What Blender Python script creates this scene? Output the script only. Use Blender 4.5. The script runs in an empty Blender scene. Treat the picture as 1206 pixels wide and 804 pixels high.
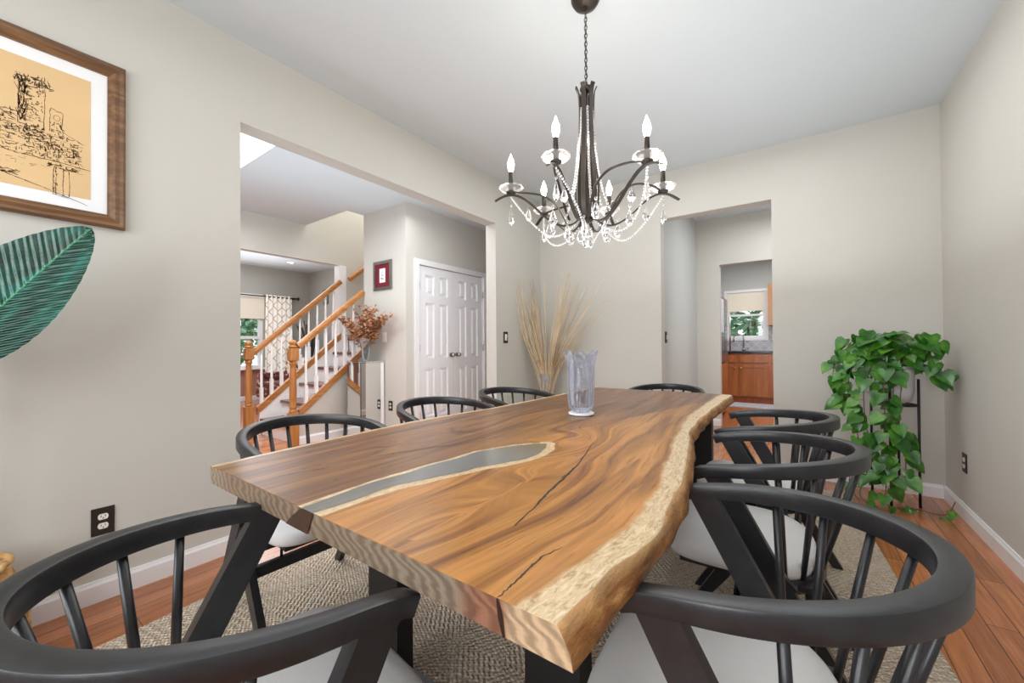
import bpy, bmesh, math, random
from mathutils import Vector, Matrix, noise
random.seed(7)
PI = math.pi
COL = bpy.context.scene.collection
SC = bpy.context.scene

# ------------------------------------------------------------------ materials
def srgb(r, g, b):
    f = lambda c: (c/255/12.92) if c/255 <= .04045 else ((c/255+.055)/1.055)**2.4
    return (f(r), f(g), f(b), 1)

class NT:
    def __init__(s, name):
        s.m = bpy.data.materials.new(name); s.m.use_nodes = True
        s.t = s.m.node_tree; s.b = s.t.nodes['Principled BSDF']
    def n(s, kind, **kw):
        x = s.t.nodes.new(kind)
        for k, v in kw.items():
            if hasattr(x, k): setattr(x, k, v)
            else: x.inputs[k].default_value = v
        return x
    def l(s, a, b): s.t.links.new(a, b)
    def coord(s, scale=(1, 1, 1), kind='Object', rot=(0, 0, 0), loc=(0, 0, 0)):
        c = s.n('ShaderNodeTexCoord'); m = s.n('ShaderNodeMapping')
        m.inputs['Scale'].default_value = scale; m.inputs['Rotation'].default_value = rot; m.inputs['Location'].default_value = loc
        s.l(c.outputs[kind], m.inputs['Vector']); return m.outputs[0]
    def noise(s, vec, scale=5, detail=4, rough=.5, dist=0):
        x = s.n('ShaderNodeTexNoise'); x.inputs['Scale'].default_value = scale; x.inputs['Detail'].default_value = detail
        x.inputs['Roughness'].default_value = rough; x.inputs['Distortion'].default_value = dist
        if vec is not None: s.l(vec, x.inputs['Vector'])
        return x.outputs['Fac']
    def ramp(s, fac, stops, interp='LINEAR'):
        x = s.n('ShaderNodeValToRGB'); e = x.color_ramp.elements; x.color_ramp.interpolation = interp
        while len(e) > 1: e.remove(e[-1])
        e[0].position = stops[0][0]; e[0].color = stops[0][1]
        for p, c in stops[1:]:
            q = e.new(p); q.color = c
        s.l(fac, x.inputs[0]); return x.outputs[0]
    def math(s, op, a, b=None, clamp=False):
        x = s.n('ShaderNodeMath'); x.operation = op; x.use_clamp = clamp
        for i, v in enumerate((a, b)):
            if v is None: continue
            if isinstance(v, (int, float)): x.inputs[i].default_value = v
            else: s.l(v, x.inputs[i])
        return x.outputs[0]
    def mix(s, fac, a, b, blend='MIX'):
        x = s.n('ShaderNodeMix'); x.data_type = 'RGBA'; x.blend_type = blend
        for i, v in ((0, fac), (6, a), (7, b)):
            if isinstance(v, (int, float)): x.inputs[i].default_value = v
            elif isinstance(v, tuple): x.inputs[i].default_value = v
            else: s.l(v, x.inputs[i])
        return x.outputs[2]
    def bump(s, h, strength=.2, dist=.01):
        x = s.n('ShaderNodeBump'); x.inputs['Strength'].default_value = strength; x.inputs['Distance'].default_value = dist
        s.l(h, x.inputs['Height']); s.l(x.outputs[0], s.b.inputs['Normal'])
    def attr(s, name):
        x = s.n('ShaderNodeAttribute'); x.attribute_name = name; return x
    def sep(s, vec):
        x = s.n('ShaderNodeSeparateXYZ'); s.l(vec, x.inputs[0]); return x.outputs
    def comb(s, x_, y_, z_):
        x = s.n('ShaderNodeCombineXYZ')
        for i, v in enumerate((x_, y_, z_)):
            if isinstance(v, (int, float)): x.inputs[i].default_value = v
            else: s.l(v, x.inputs[i])
        return x.outputs[0]
    def set(s, color=None, rough=None, metal=None, **kw):
        if color is not None:
            if isinstance(color, tuple): s.b.inputs['Base Color'].default_value = color
            else: s.l(color, s.b.inputs['Base Color'])
        if rough is not None:
            if isinstance(rough, (int, float)): s.b.inputs['Roughness'].default_value = rough
            else: s.l(rough, s.b.inputs['Roughness'])
        if metal is not None: s.b.inputs['Metallic'].default_value = metal
        for k, v in kw.items(): s.b.inputs[k.replace('_', ' ')].default_value = v
        return s.m

def simple(name, c, rough=.5, metal=0, var=.06, nscale=12, bump=0, bscale=60, **kw):
    """plain surface with faint procedural variation"""
    t = NT(name); v = t.coord()
    f = t.noise(v, nscale, 3)
    d = tuple(max(0, x*(1-var)) for x in c[:3])+(1,); e = tuple(min(1, x*(1+var)) for x in c[:3])+(1,)
    t.set(t.ramp(f, [(.3, d), (.7, e)]), rough, metal, **kw)
    if bump: t.bump(t.noise(v, bscale, 3), bump, .004)
    return t.m

M = {}
M['wall'] = simple('wall_paint', srgb(202, 199, 192), .85, var=.012, nscale=2, bump=.05, bscale=220)
M['wall2'] = simple('wall_paint_grey', srgb(192, 194, 192), .85, var=.012, nscale=2, bump=.05, bscale=220)
M['wallfam'] = simple('family_room_paint', srgb(170, 169, 162), .85, var=.012, nscale=2)
M['ceil'] = simple('ceiling_paint', srgb(206, 213, 218), .9, var=.01, nscale=2, bump=.05, bscale=200)
M['trim'] = simple('white_trim_paint', srgb(236, 236, 238), .4, var=.01, nscale=3)
M['white'] = simple('white_paint', srgb(240, 240, 242), .45, var=.01)
M['black'] = simple('black_chair_lacquer', srgb(28, 29, 33), .36, var=.35, nscale=30, bump=.06, bscale=160, Specular_IOR_Level=.6)
M['blackm'] = simple('black_steel', srgb(20, 22, 28), .4, var=.1)
M['bronze'] = simple('dark_bronze', srgb(62, 54, 48), .38, .6, var=.15)
M['silver'] = simple('brushed_silver', srgb(150, 148, 145), .3, .9, var=.1)
M['plate'] = simple('bronze_wall_plate', srgb(52, 42, 38), .45, .3, var=.1)
M['nickel'] = simple('satin_nickel', srgb(176, 172, 168), .35, 1, var=.05)
M['brass'] = simple('brass', srgb(212, 170, 90), .3, 1, var=.05)
M['ivory'] = simple('ivory_plastic', srgb(238, 236, 230), .4, var=.01)
M['slot'] = simple('dark_slot', srgb(20, 18, 18), .6, var=.01)
M['mirror'] = simple('mirror_glass', srgb(235, 238, 238), .02, 1, var=.005)
M['granite'] = simple('dark_granite', srgb(42, 42, 48), .2, var=.5, nscale=90)
M['fabricseat'] = simple('pale_grey_seat_fabric', srgb(205, 203, 202), .9, var=.03, nscale=9, bump=.25, bscale=500)
M['pot'] = simple('pale_stoneware', srgb(200, 200, 204), .5, var=.05)
M['soil'] = simple('soil', srgb(60, 42, 30), .95, var=.3, nscale=60, bump=.5)
M['vine'] = simple('vine_stem', srgb(98, 80, 52), .6, var=.2)
M['stem'] = simple('green_stalk', srgb(70, 110, 50), .5, var=.2)
M['coaster'] = simple('white_coaster', srgb(235, 235, 238), .4, var=.01)
M['rodm'] = simple('dark_curtain_rod', srgb(50, 42, 40), .4, .5, var=.1)
M['wains'] = simple('mauve_brown_wainscot', srgb(176, 128, 112), .6, var=.03)
M['redmat'] = simple('burgundy_mat', srgb(112, 22, 36), .8, var=.08)
M['paper'] = simple('white_paper', srgb(240, 240, 242), .8, var=.01)
M['tanpaper'] = simple('tan_drawing_paper', srgb(222, 188, 140), .85, var=.03, nscale=6)
M['ink'] = simple('brown_ink', srgb(96, 72, 50), .8, var=.3, nscale=60)
M['steel'] = simple('dark_stainless', srgb(120, 112, 110), .22, .9, var=.05)
M['charc'] = simple('charcoal_reed', srgb(52, 44, 40), .8, var=.4, nscale=20)
M['terra'] = simple('terracotta', srgb(190, 110, 80), .7, var=.1)
M['shade'] = simple('roller_shade_fabric', srgb(232, 224, 208), .9, var=.01, Emission_Color=srgb(240, 232, 215), Emission_Strength=.05)  # weak emission puts a painted glow into the shade cloth
M['tank'] = simple('towel_cloth', srgb(176, 174, 184), .9, var=.15, nscale=20, bump=.3)

def wood(name, c1, c2, c3, rough=.4, axis='Y', scale=1., coat=0):
    t = NT(name)
    sc = {'X': (1.2, 14, 14), 'Y': (14, 1.2, 14), 'Z': (14, 14, 1.2)}[axis]
    v = t.coord(tuple(q*scale for q in sc))
    f = t.noise(v, 2.2, 6, .6, .6)
    t.set(t.ramp(f, [(.25, c1), (.5, c2), (.75, c3)]), rough, Coat_Weight=coat)
    t.bump(f, .08, .002)
    return t.m
M['oak'] = wood('honey_oak', srgb(146, 92, 46), srgb(174, 116, 62), srgb(192, 136, 80), .35, 'Z')
M['oakY'] = wood('honey_oak_long', srgb(146, 92, 46), srgb(174, 116, 62), srgb(192, 136, 80), .35, 'Y')
M['tread'] = wood('dark_stair_tread', srgb(88, 60, 52), srgb(112, 78, 66), srgb(130, 92, 78), .3, 'X')
M['cab'] = wood('maple_cabinet', srgb(138, 76, 38), srgb(162, 94, 50), srgb(180, 112, 66), .3, 'Z', .6)
M['cabup'] = wood('maple_cabinet_pale', srgb(150, 100, 56), srgb(166, 114, 66), srgb(180, 128, 80), .3, 'Z', .6)
M['frame'] = wood('walnut_frame', srgb(84, 56, 36), srgb(116, 82, 54), srgb(146, 108, 72), .45, 'Z', 1.5)
M['frameY'] = wood('walnut_frame_long', srgb(84, 56, 36), srgb(116, 82, 54), srgb(146, 108, 72), .45, 'Y', 1.5)

def glass(name, c=(1, 1, 1, 1), rough=0., ior=1.45):
    t = NT(name)
    v = t.coord(); f = t.noise(v, 30, 2)
    t.set(t.ramp(f, [(0, tuple(x*.97 for x in c[:3])+(1,)), (1, c)]), rough, 0, IOR=ior)
    t.b.inputs['Transmission Weight'].default_value = 1
    return t.m
M['glass'] = glass('clear_glass', (.97, .99, 1, 1))
M['crystal'] = glass('cut_crystal', (1, 1, 1, 1), 0, 1.55)
M['cryst2'] = glass('pressed_crystal', (1, .98, .97, 1), .12, 1.22); M['cryst2'].node_tree.nodes['Principled BSDF'].inputs['Emission Color'].default_value = (1, .95, .92, 1); M['cryst2'].node_tree.nodes['Principled BSDF'].inputs['Emission Strength'].default_value = .1  # bobeche glass brightened by a small painted-in glow
M['cryst3'] = glass('bead_crystal', (1, 1, 1, 1), .05, 1.4); M['cryst3'].node_tree.nodes['Principled BSDF'].inputs['Emission Color'].default_value = (1, 1, 1, 1); M['cryst3'].node_tree.nodes['Principled BSDF'].inputs['Emission Strength'].default_value = .08  # beads emit slightly, their brightness is painted in
def thin(name, tint, base, streak, sc):
    t = NT(name); fn = t.noise(t.coord(sc), 1, 3, .6, .4)
    tr = t.n('ShaderNodeBsdfTransparent'); tr.inputs[0].default_value = tint
    lw = t.n('ShaderNodeLayerWeight'); lw.inputs['Blend'].default_value = .35
    t.set(srgb(226, 229, 236), .04); t.b.inputs['Specular IOR Level'].default_value = 1
    m1 = t.math('MULTIPLY', t.math('MAXIMUM', t.math('SUBTRACT', fn, .5), 0), streak)
    m2 = t.math('ADD', m1, t.math('MULTIPLY', lw.outputs['Fresnel'], .55)); m3 = t.math('ADD', m2, base, True)
    mx = t.n('ShaderNodeMixShader'); t.l(m3, mx.inputs[0]); t.l(tr.outputs[0], mx.inputs[1]); t.l(t.b.outputs[0], mx.inputs[2]); t.l(mx.outputs[0], t.t.nodes['Material Output'].inputs[0])
    t.bump(fn, .5, .006); return t.m
M['vasecry'] = thin('ribbed_crystal', (.87, .885, .93, 1), .0, 2.1, (90, 90, 12))
M['glass'] = thin('thin_clear_glass', (.96, .98, .99, 1), .05, .5, (12, 12, 6))
t = NT('window_pane'); v = t.coord(); f = t.noise(v, 2, 1)
tr = t.n('ShaderNodeBsdfTransparent'); gl = t.n('ShaderNodeBsdfGlossy'); gl.inputs['Roughness'].default_value = .02
mx = t.n('ShaderNodeMixShader'); t.l(t.math('MULTIPLY_ADD', f, .02), mx.inputs[0]); mx.inputs[0].default_value = .06
t.t.links.remove(mx.inputs[0].links[0])
t.l(tr.outputs[0], mx.inputs[1]); t.l(gl.outputs[0], mx.inputs[2]); t.l(mx.outputs[0], t.t.nodes['Material Output'].inputs[0])
M['pane'] = t.m

def emis(name, c, s):
    t = NT(name); t.set(c, .5); t.b.inputs['Emission Color'].default_value = c; t.b.inputs['Emission Strength'].default_value = s
    return t.m
M['bulb'] = emis('lit_bulb', srgb(255, 244, 228), 22)
M['can'] = emis('lit_downlight', srgb(255, 250, 240), 12)

# hardwood floor
t = NT('hardwood_floor'); v = t.coord(rot=(0, 0, PI/2))
br = t.n('ShaderNodeTexBrick'); t.l(v, br.inputs['Vector'])
for k, q in {'Scale': 1, 'Mortar Size': .0016, 'Mortar Smooth': .3, 'Brick Width': 1.15, 'Row Height': .083, 'Bias': 0.}.items(): br.inputs[k].default_value = q
br.inputs['Color1'].default_value = (0, 0, 0, 1); br.inputs['Color2'].default_value = (1, 1, 1, 1); br.inputs['Mortar'].default_value = (.5, .5, .5, 1)
br.offset = .37
g = t.noise(t.coord((30, 1.6, 1)), 1.6, 6, .6, .8)
gf = t.noise(t.coord((90, 4, 1)), 2, 4, .6)
base = t.ramp(g, [(.2, srgb(154, 98, 60)), (.5, srgb(190, 130, 84)), (.8, srgb(212, 158, 112))])
tone = t.ramp(br.outputs['Color'], [(0, srgb(206, 196, 190)), (1, srgb(255, 250, 244))])
c = t.mix(1., base, tone, 'MULTIPLY'); c = t.mix(.25, c, t.ramp(gf, [(.35, srgb(110, 60, 30)), (.6, srgb(220, 150, 100))]), 'OVERLAY')
c = t.mix(br.outputs['Fac'], c, srgb(58, 28, 16))
t.set(c, .2, Coat_Weight=.3); t.b.inputs['Coat Roughness'].default_value = .12
t.bump(t.math('SUBTRACT', 1, br.outputs['Fac']), .25, .002); M['floor'] = t.m

# rug
t = NT('woven_wool_rug'); v = t.coord()
x, y, z = t.sep(v)
rows = t.math('SINE', t.math('MULTIPLY', y, 430)); cols = t.math('SINE', t.math('MULTIPLY', x, 260))
wv = t.math('MULTIPLY', rows, cols)
a = t.math('PINGPONG', t.math('ADD', t.math('MULTIPLY', x, 2.6), t.math('MULTIPLY', y, 1.9)), .5)
b = t.math('PINGPONG', t.math('SUBTRACT', t.math('MULTIPLY', x, 2.6), t.math('MULTIPLY', y, 1.9)), .5)
dm = t.math('MINIMUM', a, b); ln = t.math('LESS_THAN', dm, .075)
dz = t.math('SINE', t.math('MULTIPLY', dm, 110))
hh = t.math('ADD', t.math('MULTIPLY', wv, .35), t.math('ADD', t.math('MULTIPLY', ln, .6), t.math('MULTIPLY', dz, .35)))
fl = t.noise(t.coord((60, 200, 1)), 1, 4, .7)
f2 = t.noise(v, 1.3, 3)
c = t.ramp(fl, [(.34, srgb(150, 131, 116)), (.5, srgb(216, 195, 172)), (.66, srgb(250, 232, 208))])
c = t.mix(t.math('MULTIPLY', t.math('GREATER_THAN', wv, .15), .42), c, srgb(120, 112, 106))
c = t.mix(t.math('MULTIPLY', ln, .35), c, srgb(214, 200, 182))
t.set(c, .95); t.bump(hh, 1., .012); M['rug'] = t.m

# table top : attributes 'tw' = (warped cross coord, along, sapwood)
t = NT('acacia_slab'); at_ = t.attr('tw'); X_, Y_, S_ = t.sep(at_.outputs['Vector'])
vec = t.comb(t.math('MULTIPLY', X_, 26), t.math('MULTIPLY', Y_, 1.5), 0)
g1 = t.noise(vec, 1, 5, .55, .7)
vec2 = t.comb(t.math('MULTIPLY', X_, 150), t.math('MULTIPLY', Y_, 5), 3)
g2 = t.noise(vec2, 1, 4, .6, .3)
big = t.noise(t.comb(t.math('MULTIPLY', X_, 2.2), t.math('MULTIPLY', Y_, 1.1), 7), 1, 2)
heartA = t.ramp(g1, [(.28, srgb(104, 60, 22)), (.40, srgb(160, 100, 38)), (.50, srgb(190, 128, 54)), (.60, srgb(208, 150, 74)), (.74, srgb(172, 110, 48))])
heartB = t.ramp(g1, [(.28, srgb(66, 40, 24)), (.42, srgb(100, 62, 36)), (.55, srgb(130, 84, 48)), (.7, srgb(158, 106, 60))])
zone = t.attr('tz')
c = t.mix(t.math('ADD', zone.outputs['Fac'], t.math('MULTIPLY', t.math('SUBTRACT', big, .5), .9), True), heartA, heartB)
c = t.mix(.45, c, t.ramp(g2, [(.3, srgb(84, 70, 60)), (.5, srgb(128, 126, 124)), (.7, srgb(160, 156, 150))]), 'OVERLAY')
sapn = t.noise(t.comb(t.math('MULTIPLY', X_, 14), t.math('MULTIPLY', Y_, 7), 1), 1, 4, .6)
sapc = t.ramp(t.noise(t.comb(t.math('MULTIPLY', X_, 150), t.math('MULTIPLY', Y_, 34), 1), 1, 5, .7, .8), [(.32, srgb(158, 124, 86)), (.48, srgb(204, 176, 136)), (.68, srgb(226, 206, 172))])
sf = t.math('MULTIPLY_ADD', t.math('SUBTRACT', t.math('ADD', S_, t.math('MULTIPLY', t.math('SUBTRACT', sapn, .5), .35)), .5), 9, True)
sfn = sf.node; sfn.inputs[2].default_value = .5; sfn.inputs[1].default_value = 9
c = t.mix(sf, c, sapc)
t.set(c, t.math('MULTIPLY_ADD', g2, .1), Coat_Weight=.08)
rn = t.b.inputs['Roughness'].links[0].from_node; rn.inputs[1].default_value = .1; rn.inputs[2].default_value = .24
t.b.inputs['Coat Roughness'].default_value = .2; t.b.inputs['Specular IOR Level'].default_value = .38
t.bump(g2, .05, .002); M['slab'] = t.m
# end grain
t = NT('acacia_end_grain'); v = t.coord((1, 1, 1)); x, y, z = t.sep(v)
n1 = t.noise(t.coord((3, 1, 14)), 1.6, 3, .5)
w = t.math('SINE', t.math('ADD', t.math('MULTIPLY', t.math('ADD', x, t.math('MULTIPLY', z, .8)), 210), t.math('MULTIPLY', n1, 30)))
fine = t.noise(t.coord((160, 10, 60)), 1, 4, .6)
c = t.ramp(t.math('MULTIPLY_ADD', w, .5), [(.1, srgb(146, 128, 110)), (.5, srgb(166, 148, 126)), (.9, srgb(182, 166, 144))])
c.node.inputs[0].links[0].from_node.inputs[2].default_value = .5
zn = t.ramp(t.math('MULTIPLY_ADD', x, 1.0), [(.0, srgb(150, 150, 150)), (.1, srgb(130, 118, 110)), (.85, srgb(130, 130, 128)), (.885, srgb(138, 84, 58)), (.935, srgb(150, 90, 60)), (.95, srgb(214, 206, 190)), (1, srgb(222, 214, 196))])
zn.node.inputs[0].links[0].from_node.inputs[2].default_value = 1.24
c = t.mix(.75, c, zn, 'OVERLAY'); c = t.mix(.3, c, t.ramp(fine, [(.3, srgb(80, 70, 60)), (.7, srgb(170, 165, 160))]), 'OVERLAY')
t.set(c, .5); t.bump(fine, .15, .003); M['endgrain'] = t.m
# live edge
t = NT('live_edge_bark'); v = t.coord((6, 2, 6)); n1 = t.noise(v, 3, 5, .65, .5); n2 = t.noise(t.coord((30, 12, 30)), 2, 4, .6)
x, y, z = t.sep(t.coord())
c = t.ramp(n1, [(.32, srgb(104, 62, 30)), (.46, srgb(160, 106, 54)), (.64, srgb(204, 156, 96))])
zt = t.math('MULTIPLY_ADD', z, 28, True); zt.node.inputs[2].default_value = -20.3 - .45
c = t.mix(zt, c, srgb(226, 192, 138)); c = t.mix(.4, c, t.ramp(n2, [(.3, srgb(80, 64, 50)), (.7, srgb(176, 170, 160))]), 'OVERLAY')
t.set(c, .55); t.bump(t.math('ADD', n1, n2), .7, .008); M['liveedge'] = t.m
t = NT('grey_resin'); v = t.coord((4, 1, 1)); f = t.noise(v, 2, 3); x, y, z = t.sep(t.coord())
yy = t.math('MULTIPLY_ADD', y, 5, True); yy.node.inputs[2].default_value = -4.6
c = t.mix(yy, t.ramp(f, [(.3, srgb(112, 110, 108)), (.7, srgb(130, 128, 124))]), srgb(122, 104, 72))
t.set(c, .14); M['resin'] = t.m
M['resinend'] = simple('dark_resin_end', srgb(58, 38, 30), .3, var=.2)
M['crack'] = simple('dark_filled_crack', srgb(36, 22, 14), .4, var=.1)

# leaves
def leafmat(name, a, b, c_, rough=.3, scale=7):
    t = NT(name); f = t.noise(t.coord(), scale, 3); t.set(t.ramp(f, [(.3, a), (.5, b), (.7, c_)]), rough)
    t.b.inputs['Subsurface Weight'].default_value = .0
    return t.m
M['pothos'] = leafmat('pothos_leaf', srgb(26, 70, 20), srgb(52, 112, 30), srgb(96, 150, 48), .25, 11)
M['driedleaf'] = leafmat('dried_copper_leaf', srgb(124, 78, 50), srgb(180, 128, 92), srgb(222, 184, 152), .6, 30)
M['tree'] = leafmat('garden_leaf', srgb(84, 140, 96), srgb(140, 190, 150), srgb(225, 242, 222), .5, 3)
M['bark'] = simple('bark', srgb(90, 72, 56), .9, var=.3, nscale=20)
M['reed'] = leafmat('straw_reed', srgb(196, 164, 126), srgb(222, 196, 158), srgb(240, 222, 192), .6, 5)
M['reedgrey'] = leafmat('grey_reed', srgb(150, 136, 118), srgb(176, 160, 140), srgb(196, 182, 160), .6, 5)
t = NT('banana_leaf'); at_ = t.attr('lf'); u, w_, q = t.sep(at_.outputs['Vector'])
vv = t.math('SINE', t.math('MULTIPLY', t.math('SUBTRACT', u, t.math('MULTIPLY', t.math('ABSOLUTE', w_), .35)), 210))
f = t.noise(t.comb(t.math('MULTIPLY', u, 4), t.math('MULTIPLY', w_, 6), 0), 1, 3)
c = t.ramp(f, [(.3, srgb(6, 36, 28)), (.5, srgb(10, 62, 46)), (.7, srgb(20, 100, 88))])
c = t.mix(t.math('MULTIPLY', t.math('GREATER_THAN', vv, .93), .4), c, srgb(60, 140, 120))
rib = t.math('LESS_THAN', t.math('ABSOLUTE', w_), .012)
c = t.mix(rib, c, srgb(64, 140, 104))
t.set(c, .28); t.bump(vv, .5, .004); M['bop'] = t.m
t = NT('seagrass_weave'); f = t.noise(t.coord(), 25, 4, .6); t.set(t.ramp(f, [(.3, srgb(150, 108, 62)), (.5, srgb(196, 152, 98)), (.7, srgb(222, 186, 136))]), .8); t.bump(f, .4, .004); M['seagrass'] = t.m
# curtain
t = NT('trellis_curtain'); x, y, z = t.sep(t.coord())
a = t.math('PINGPONG', t.math('ADD', t.math('MULTIPLY', y, 6.2), t.math('MULTIPLY', z, 3.6)), .5)
b = t.math('PINGPONG', t.math('SUBTRACT', t.math('MULTIPLY', y, 6.2), t.math('MULTIPLY', z, 3.6)), .5)
ln = t.math('LESS_THAN', t.math('MINIMUM', a, b), .045)
t.set(t.mix(ln, srgb(242, 238, 232), srgb(176, 152, 124)), .9); t.b.inputs['Emission Color'].default_value = srgb(240, 236, 228); t.b.inputs['Emission Strength'].default_value = .12  # curtain cloth given a faint glow of its own in place of light
M['curtain'] = t.m
t = NT('plaid_upholstery'); v = t.coord((9, 9, 9)); ck = t.n('ShaderNodeTexVoronoi'); t.l(v, ck.inputs['Vector']); ck.inputs['Scale'].default_value = 2.2
t.set(t.ramp(t.sep(ck.outputs['Color'])[0], [(0, srgb(70, 52, 52)), (.2, srgb(206, 186, 160)), (.45, srgb(150, 112, 92)), (.6, srgb(110, 50, 52)), (.75, srgb(226, 214, 196))], 'CONSTANT'), .9); M['plaid'] = t.m
t = NT('burgundy_pattern'); v = t.coord((9, 9, 9)); ck = t.n('ShaderNodeTexVoronoi'); t.l(v, ck.inputs['Vector']); ck.inputs['Scale'].default_value = 3
t.set(t.ramp(t.sep(ck.outputs['Color'])[0], [(0, srgb(96, 46, 46)), (.4, srgb(128, 70, 64)), (.7, srgb(64, 42, 40)), (.9, srgb(176, 150, 130))], 'CONSTANT'), .9); M['burg'] = t.m
# backsplash diagonal tile
t = NT('diagonal_stone_tile'); v = t.coord(rot=(0, PI/4, 0)); x, y, z = t.sep(v)
v2 = t.comb(x, z, 0); br = t.n('ShaderNodeTexBrick'); t.l(v2, br.inputs['Vector']); br.offset = 0
for k, q in {'Scale': 1, 'Mortar Size': .004, 'Brick Width': .1, 'Row Height': .1}.items(): br.inputs[k].default_value = q
br.inputs['Color1'].default_value = srgb(168, 164, 172); br.inputs['Color2'].default_value = srgb(192, 188, 196); br.inputs['Mortar'].default_value = srgb(214, 212, 216)
t.set(br.outputs['Color'], .35); M['tile'] = t.m
M['lawn'] = leafmat('lawn', srgb(90, 130, 60), srgb(110, 150, 74), srgb(130, 166, 90), .9, 3)

# ------------------------------------------------------------------ mesh helpers
class B:
    def __init__(s): s.bm = bmesh.new(); s.mi = 0
    def _f(s, vs, smooth=False):
        try:
            f = s.bm.faces.new(vs); f.material_index = s.mi; f.smooth = smooth; return f
        except ValueError: return None
    def box(s, a, b, bev=0):
        x0, x1 = sorted((a[0], b[0])); y0, y1 = sorted((a[1], b[1])); z0, z1 = sorted((a[2], b[2]))
        if bev:
            q = bmesh.ops.create_cube(s.bm, size=1); vs = q['verts']
            for v in vs: v.co = Vector((x0+(v.co.x+.5)*(x1-x0), y0+(v.co.y+.5)*(y1-y0), z0+(v.co.z+.5)*(z1-z0)))
            es = list({e for v in vs for e in v.link_edges})
            r = bmesh.ops.bevel(s.bm, geom=es, offset=bev, segments=2, affect='EDGES', profile=.5)
            for f in r['faces']: f.material_index = s.mi
            for v in vs:
                if v.is_valid:
                    for f in v.link_faces: f.material_index = s.mi
            return s
        v = [s.bm.verts.new(p) for p in ((x0, y0, z0), (x1, y0, z0), (x1, y1, z0), (x0, y1, z0), (x0, y0, z1), (x1, y0, z1), (x1, y1, z1), (x0, y1, z1))]
        for f in ((0, 3, 2, 1), (4, 5, 6, 7), (0, 1, 5, 4), (1, 2, 6, 5), (2, 3, 7, 6), (3, 0, 4, 7)): s._f([v[i] for i in f])
        return s
    def prism(s, poly, axis, a, b):
        """poly = 2D points in the plane orthogonal to axis, extruded from a to b"""
        def p3(p, h): return {'X': (h, p[0], p[1]), 'Y': (p[0], h, p[1]), 'Z': (p[0], p[1], h)}[axis]
        A = [s.bm.verts.new(p3(p, a)) for p in poly]; C = [s.bm.verts.new(p3(p, b)) for p in poly]
        s._f(A); s._f(C[::-1]); n = len(poly)
        for i in range(n): s._f([A[i], C[i], C[(i+1) % n], A[(i+1) % n]])
        return s
    def tube(s, pts, r, n=8, cap=True, smooth=True, closed=False):
        pts = [Vector(p) for p in pts]; rings = []
        rr = r if isinstance(r, (list, tuple)) else [r]*len(pts)
        up = None
        for i, p in enumerate(pts):
            if closed: d = (pts[(i+1) % len(pts)]-pts[i-1])
            else: d = pts[min(i+1, len(pts)-1)]-pts[max(i-1, 0)]
            d.normalize()
            if up is None: up = Vector((0, 0, 1)) if abs(d.z) < .9 else Vector((1, 0, 0))
            a = d.cross(up)
            if a.length < 1e-6: a = d.orthogonal()
            a.normalize(); up = a.cross(d); up.normalize()
            rings.append([s.bm.verts.new(p+(a*math.cos(2*PI*k/n)+up*math.sin(2*PI*k/n))*rr[i]) for k in range(n)])
        m = len(rings)
        for i in range(m if closed else m-1):
            A, C = rings[i], rings[(i+1) % m]
            for k in range(n): s._f([A[k], A[(k+1) % n], C[(k+1) % n], C[k]], smooth)
        if cap and not closed: s._f(rings[0][::-1]); s._f(rings[-1])
        return s
    def sweep(s, pts, prof, side=None, cap=True, smooth=False, up=(0, 0, 1)):
        """prof(i) -> list of (a,b): a along the horizontal side vector, b along up"""
        pts = [Vector(p) for p in pts]; rings = []; U = Vector(up)
        for i, p in enumerate(pts):
            d = pts[min(i+1, len(pts)-1)]-pts[max(i-1, 0)]; d.normalize()
            a = d.cross(U); a.normalize(); u = a.cross(d).normalized()
            rings.append([s.bm.verts.new(p+a*q[0]+u*q[1]) for q in prof(i)])
        n = len(rings[0])
        for i in range(len(rings)-1):
            for k in range(n): s._f([rings[i][k], rings[i][(k+1) % n], rings[i+1][(k+1) % n], rings[i+1][k]], smooth)
        if cap: s._f(rings[0][::-1]); s._f(rings[-1])
        return s
    def lathe(s, prof, c=(0, 0, 0), n=24, smooth=True, cap=True, rad=None):
        rings = []
        for r, z in prof:
            ring = []
            for k in range(n):
                a = 2*PI*k/n; q = r if rad is None else rad(r, z, a)
                ring.append(s.bm.verts.new((c[0]+q*math.cos(a), c[1]+q*math.sin(a), c[2]+z)))
            rings.append(ring)
        for i in range(len(rings)-1):
            for k in range(n): s._f([rings[i][k], rings[i][(k+1) % n], rings[i+1][(k+1) % n], rings[i+1][k]], smooth)
        if cap: s._f(rings[0][::-1]); s._f(rings[-1])
        return s
    def sphere(s, c, r, n=8, m=5, sz=1):
        pr = [(max(1e-4, r*math.sin(PI*i/m)), -r*sz*math.cos(PI*i/m)) for i in range(m+1)]
        return s.lathe(pr, c, n, smooth=False if n < 9 else True)
    def poly(s, pts, smooth=False): s._f([s.bm.verts.new(p) for p in pts], smooth); return s
    def build(s, name, mat, parent=None, loc=None, fix=True):
        me = bpy.data.meshes.new(name)
        if fix: bmesh.ops.recalc_face_normals(s.bm, faces=s.bm.faces)
        s.bm.to_mesh(me); s.bm.free()
        for m in (mat if isinstance(mat, list) else [mat]): me.materials.append(M[m] if isinstance(m, str) else m)
        o = bpy.data.objects.new(name, me); COL.objects.link(o)
        if parent: o.parent = parent
        if loc: o.location = loc
        return o

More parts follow.
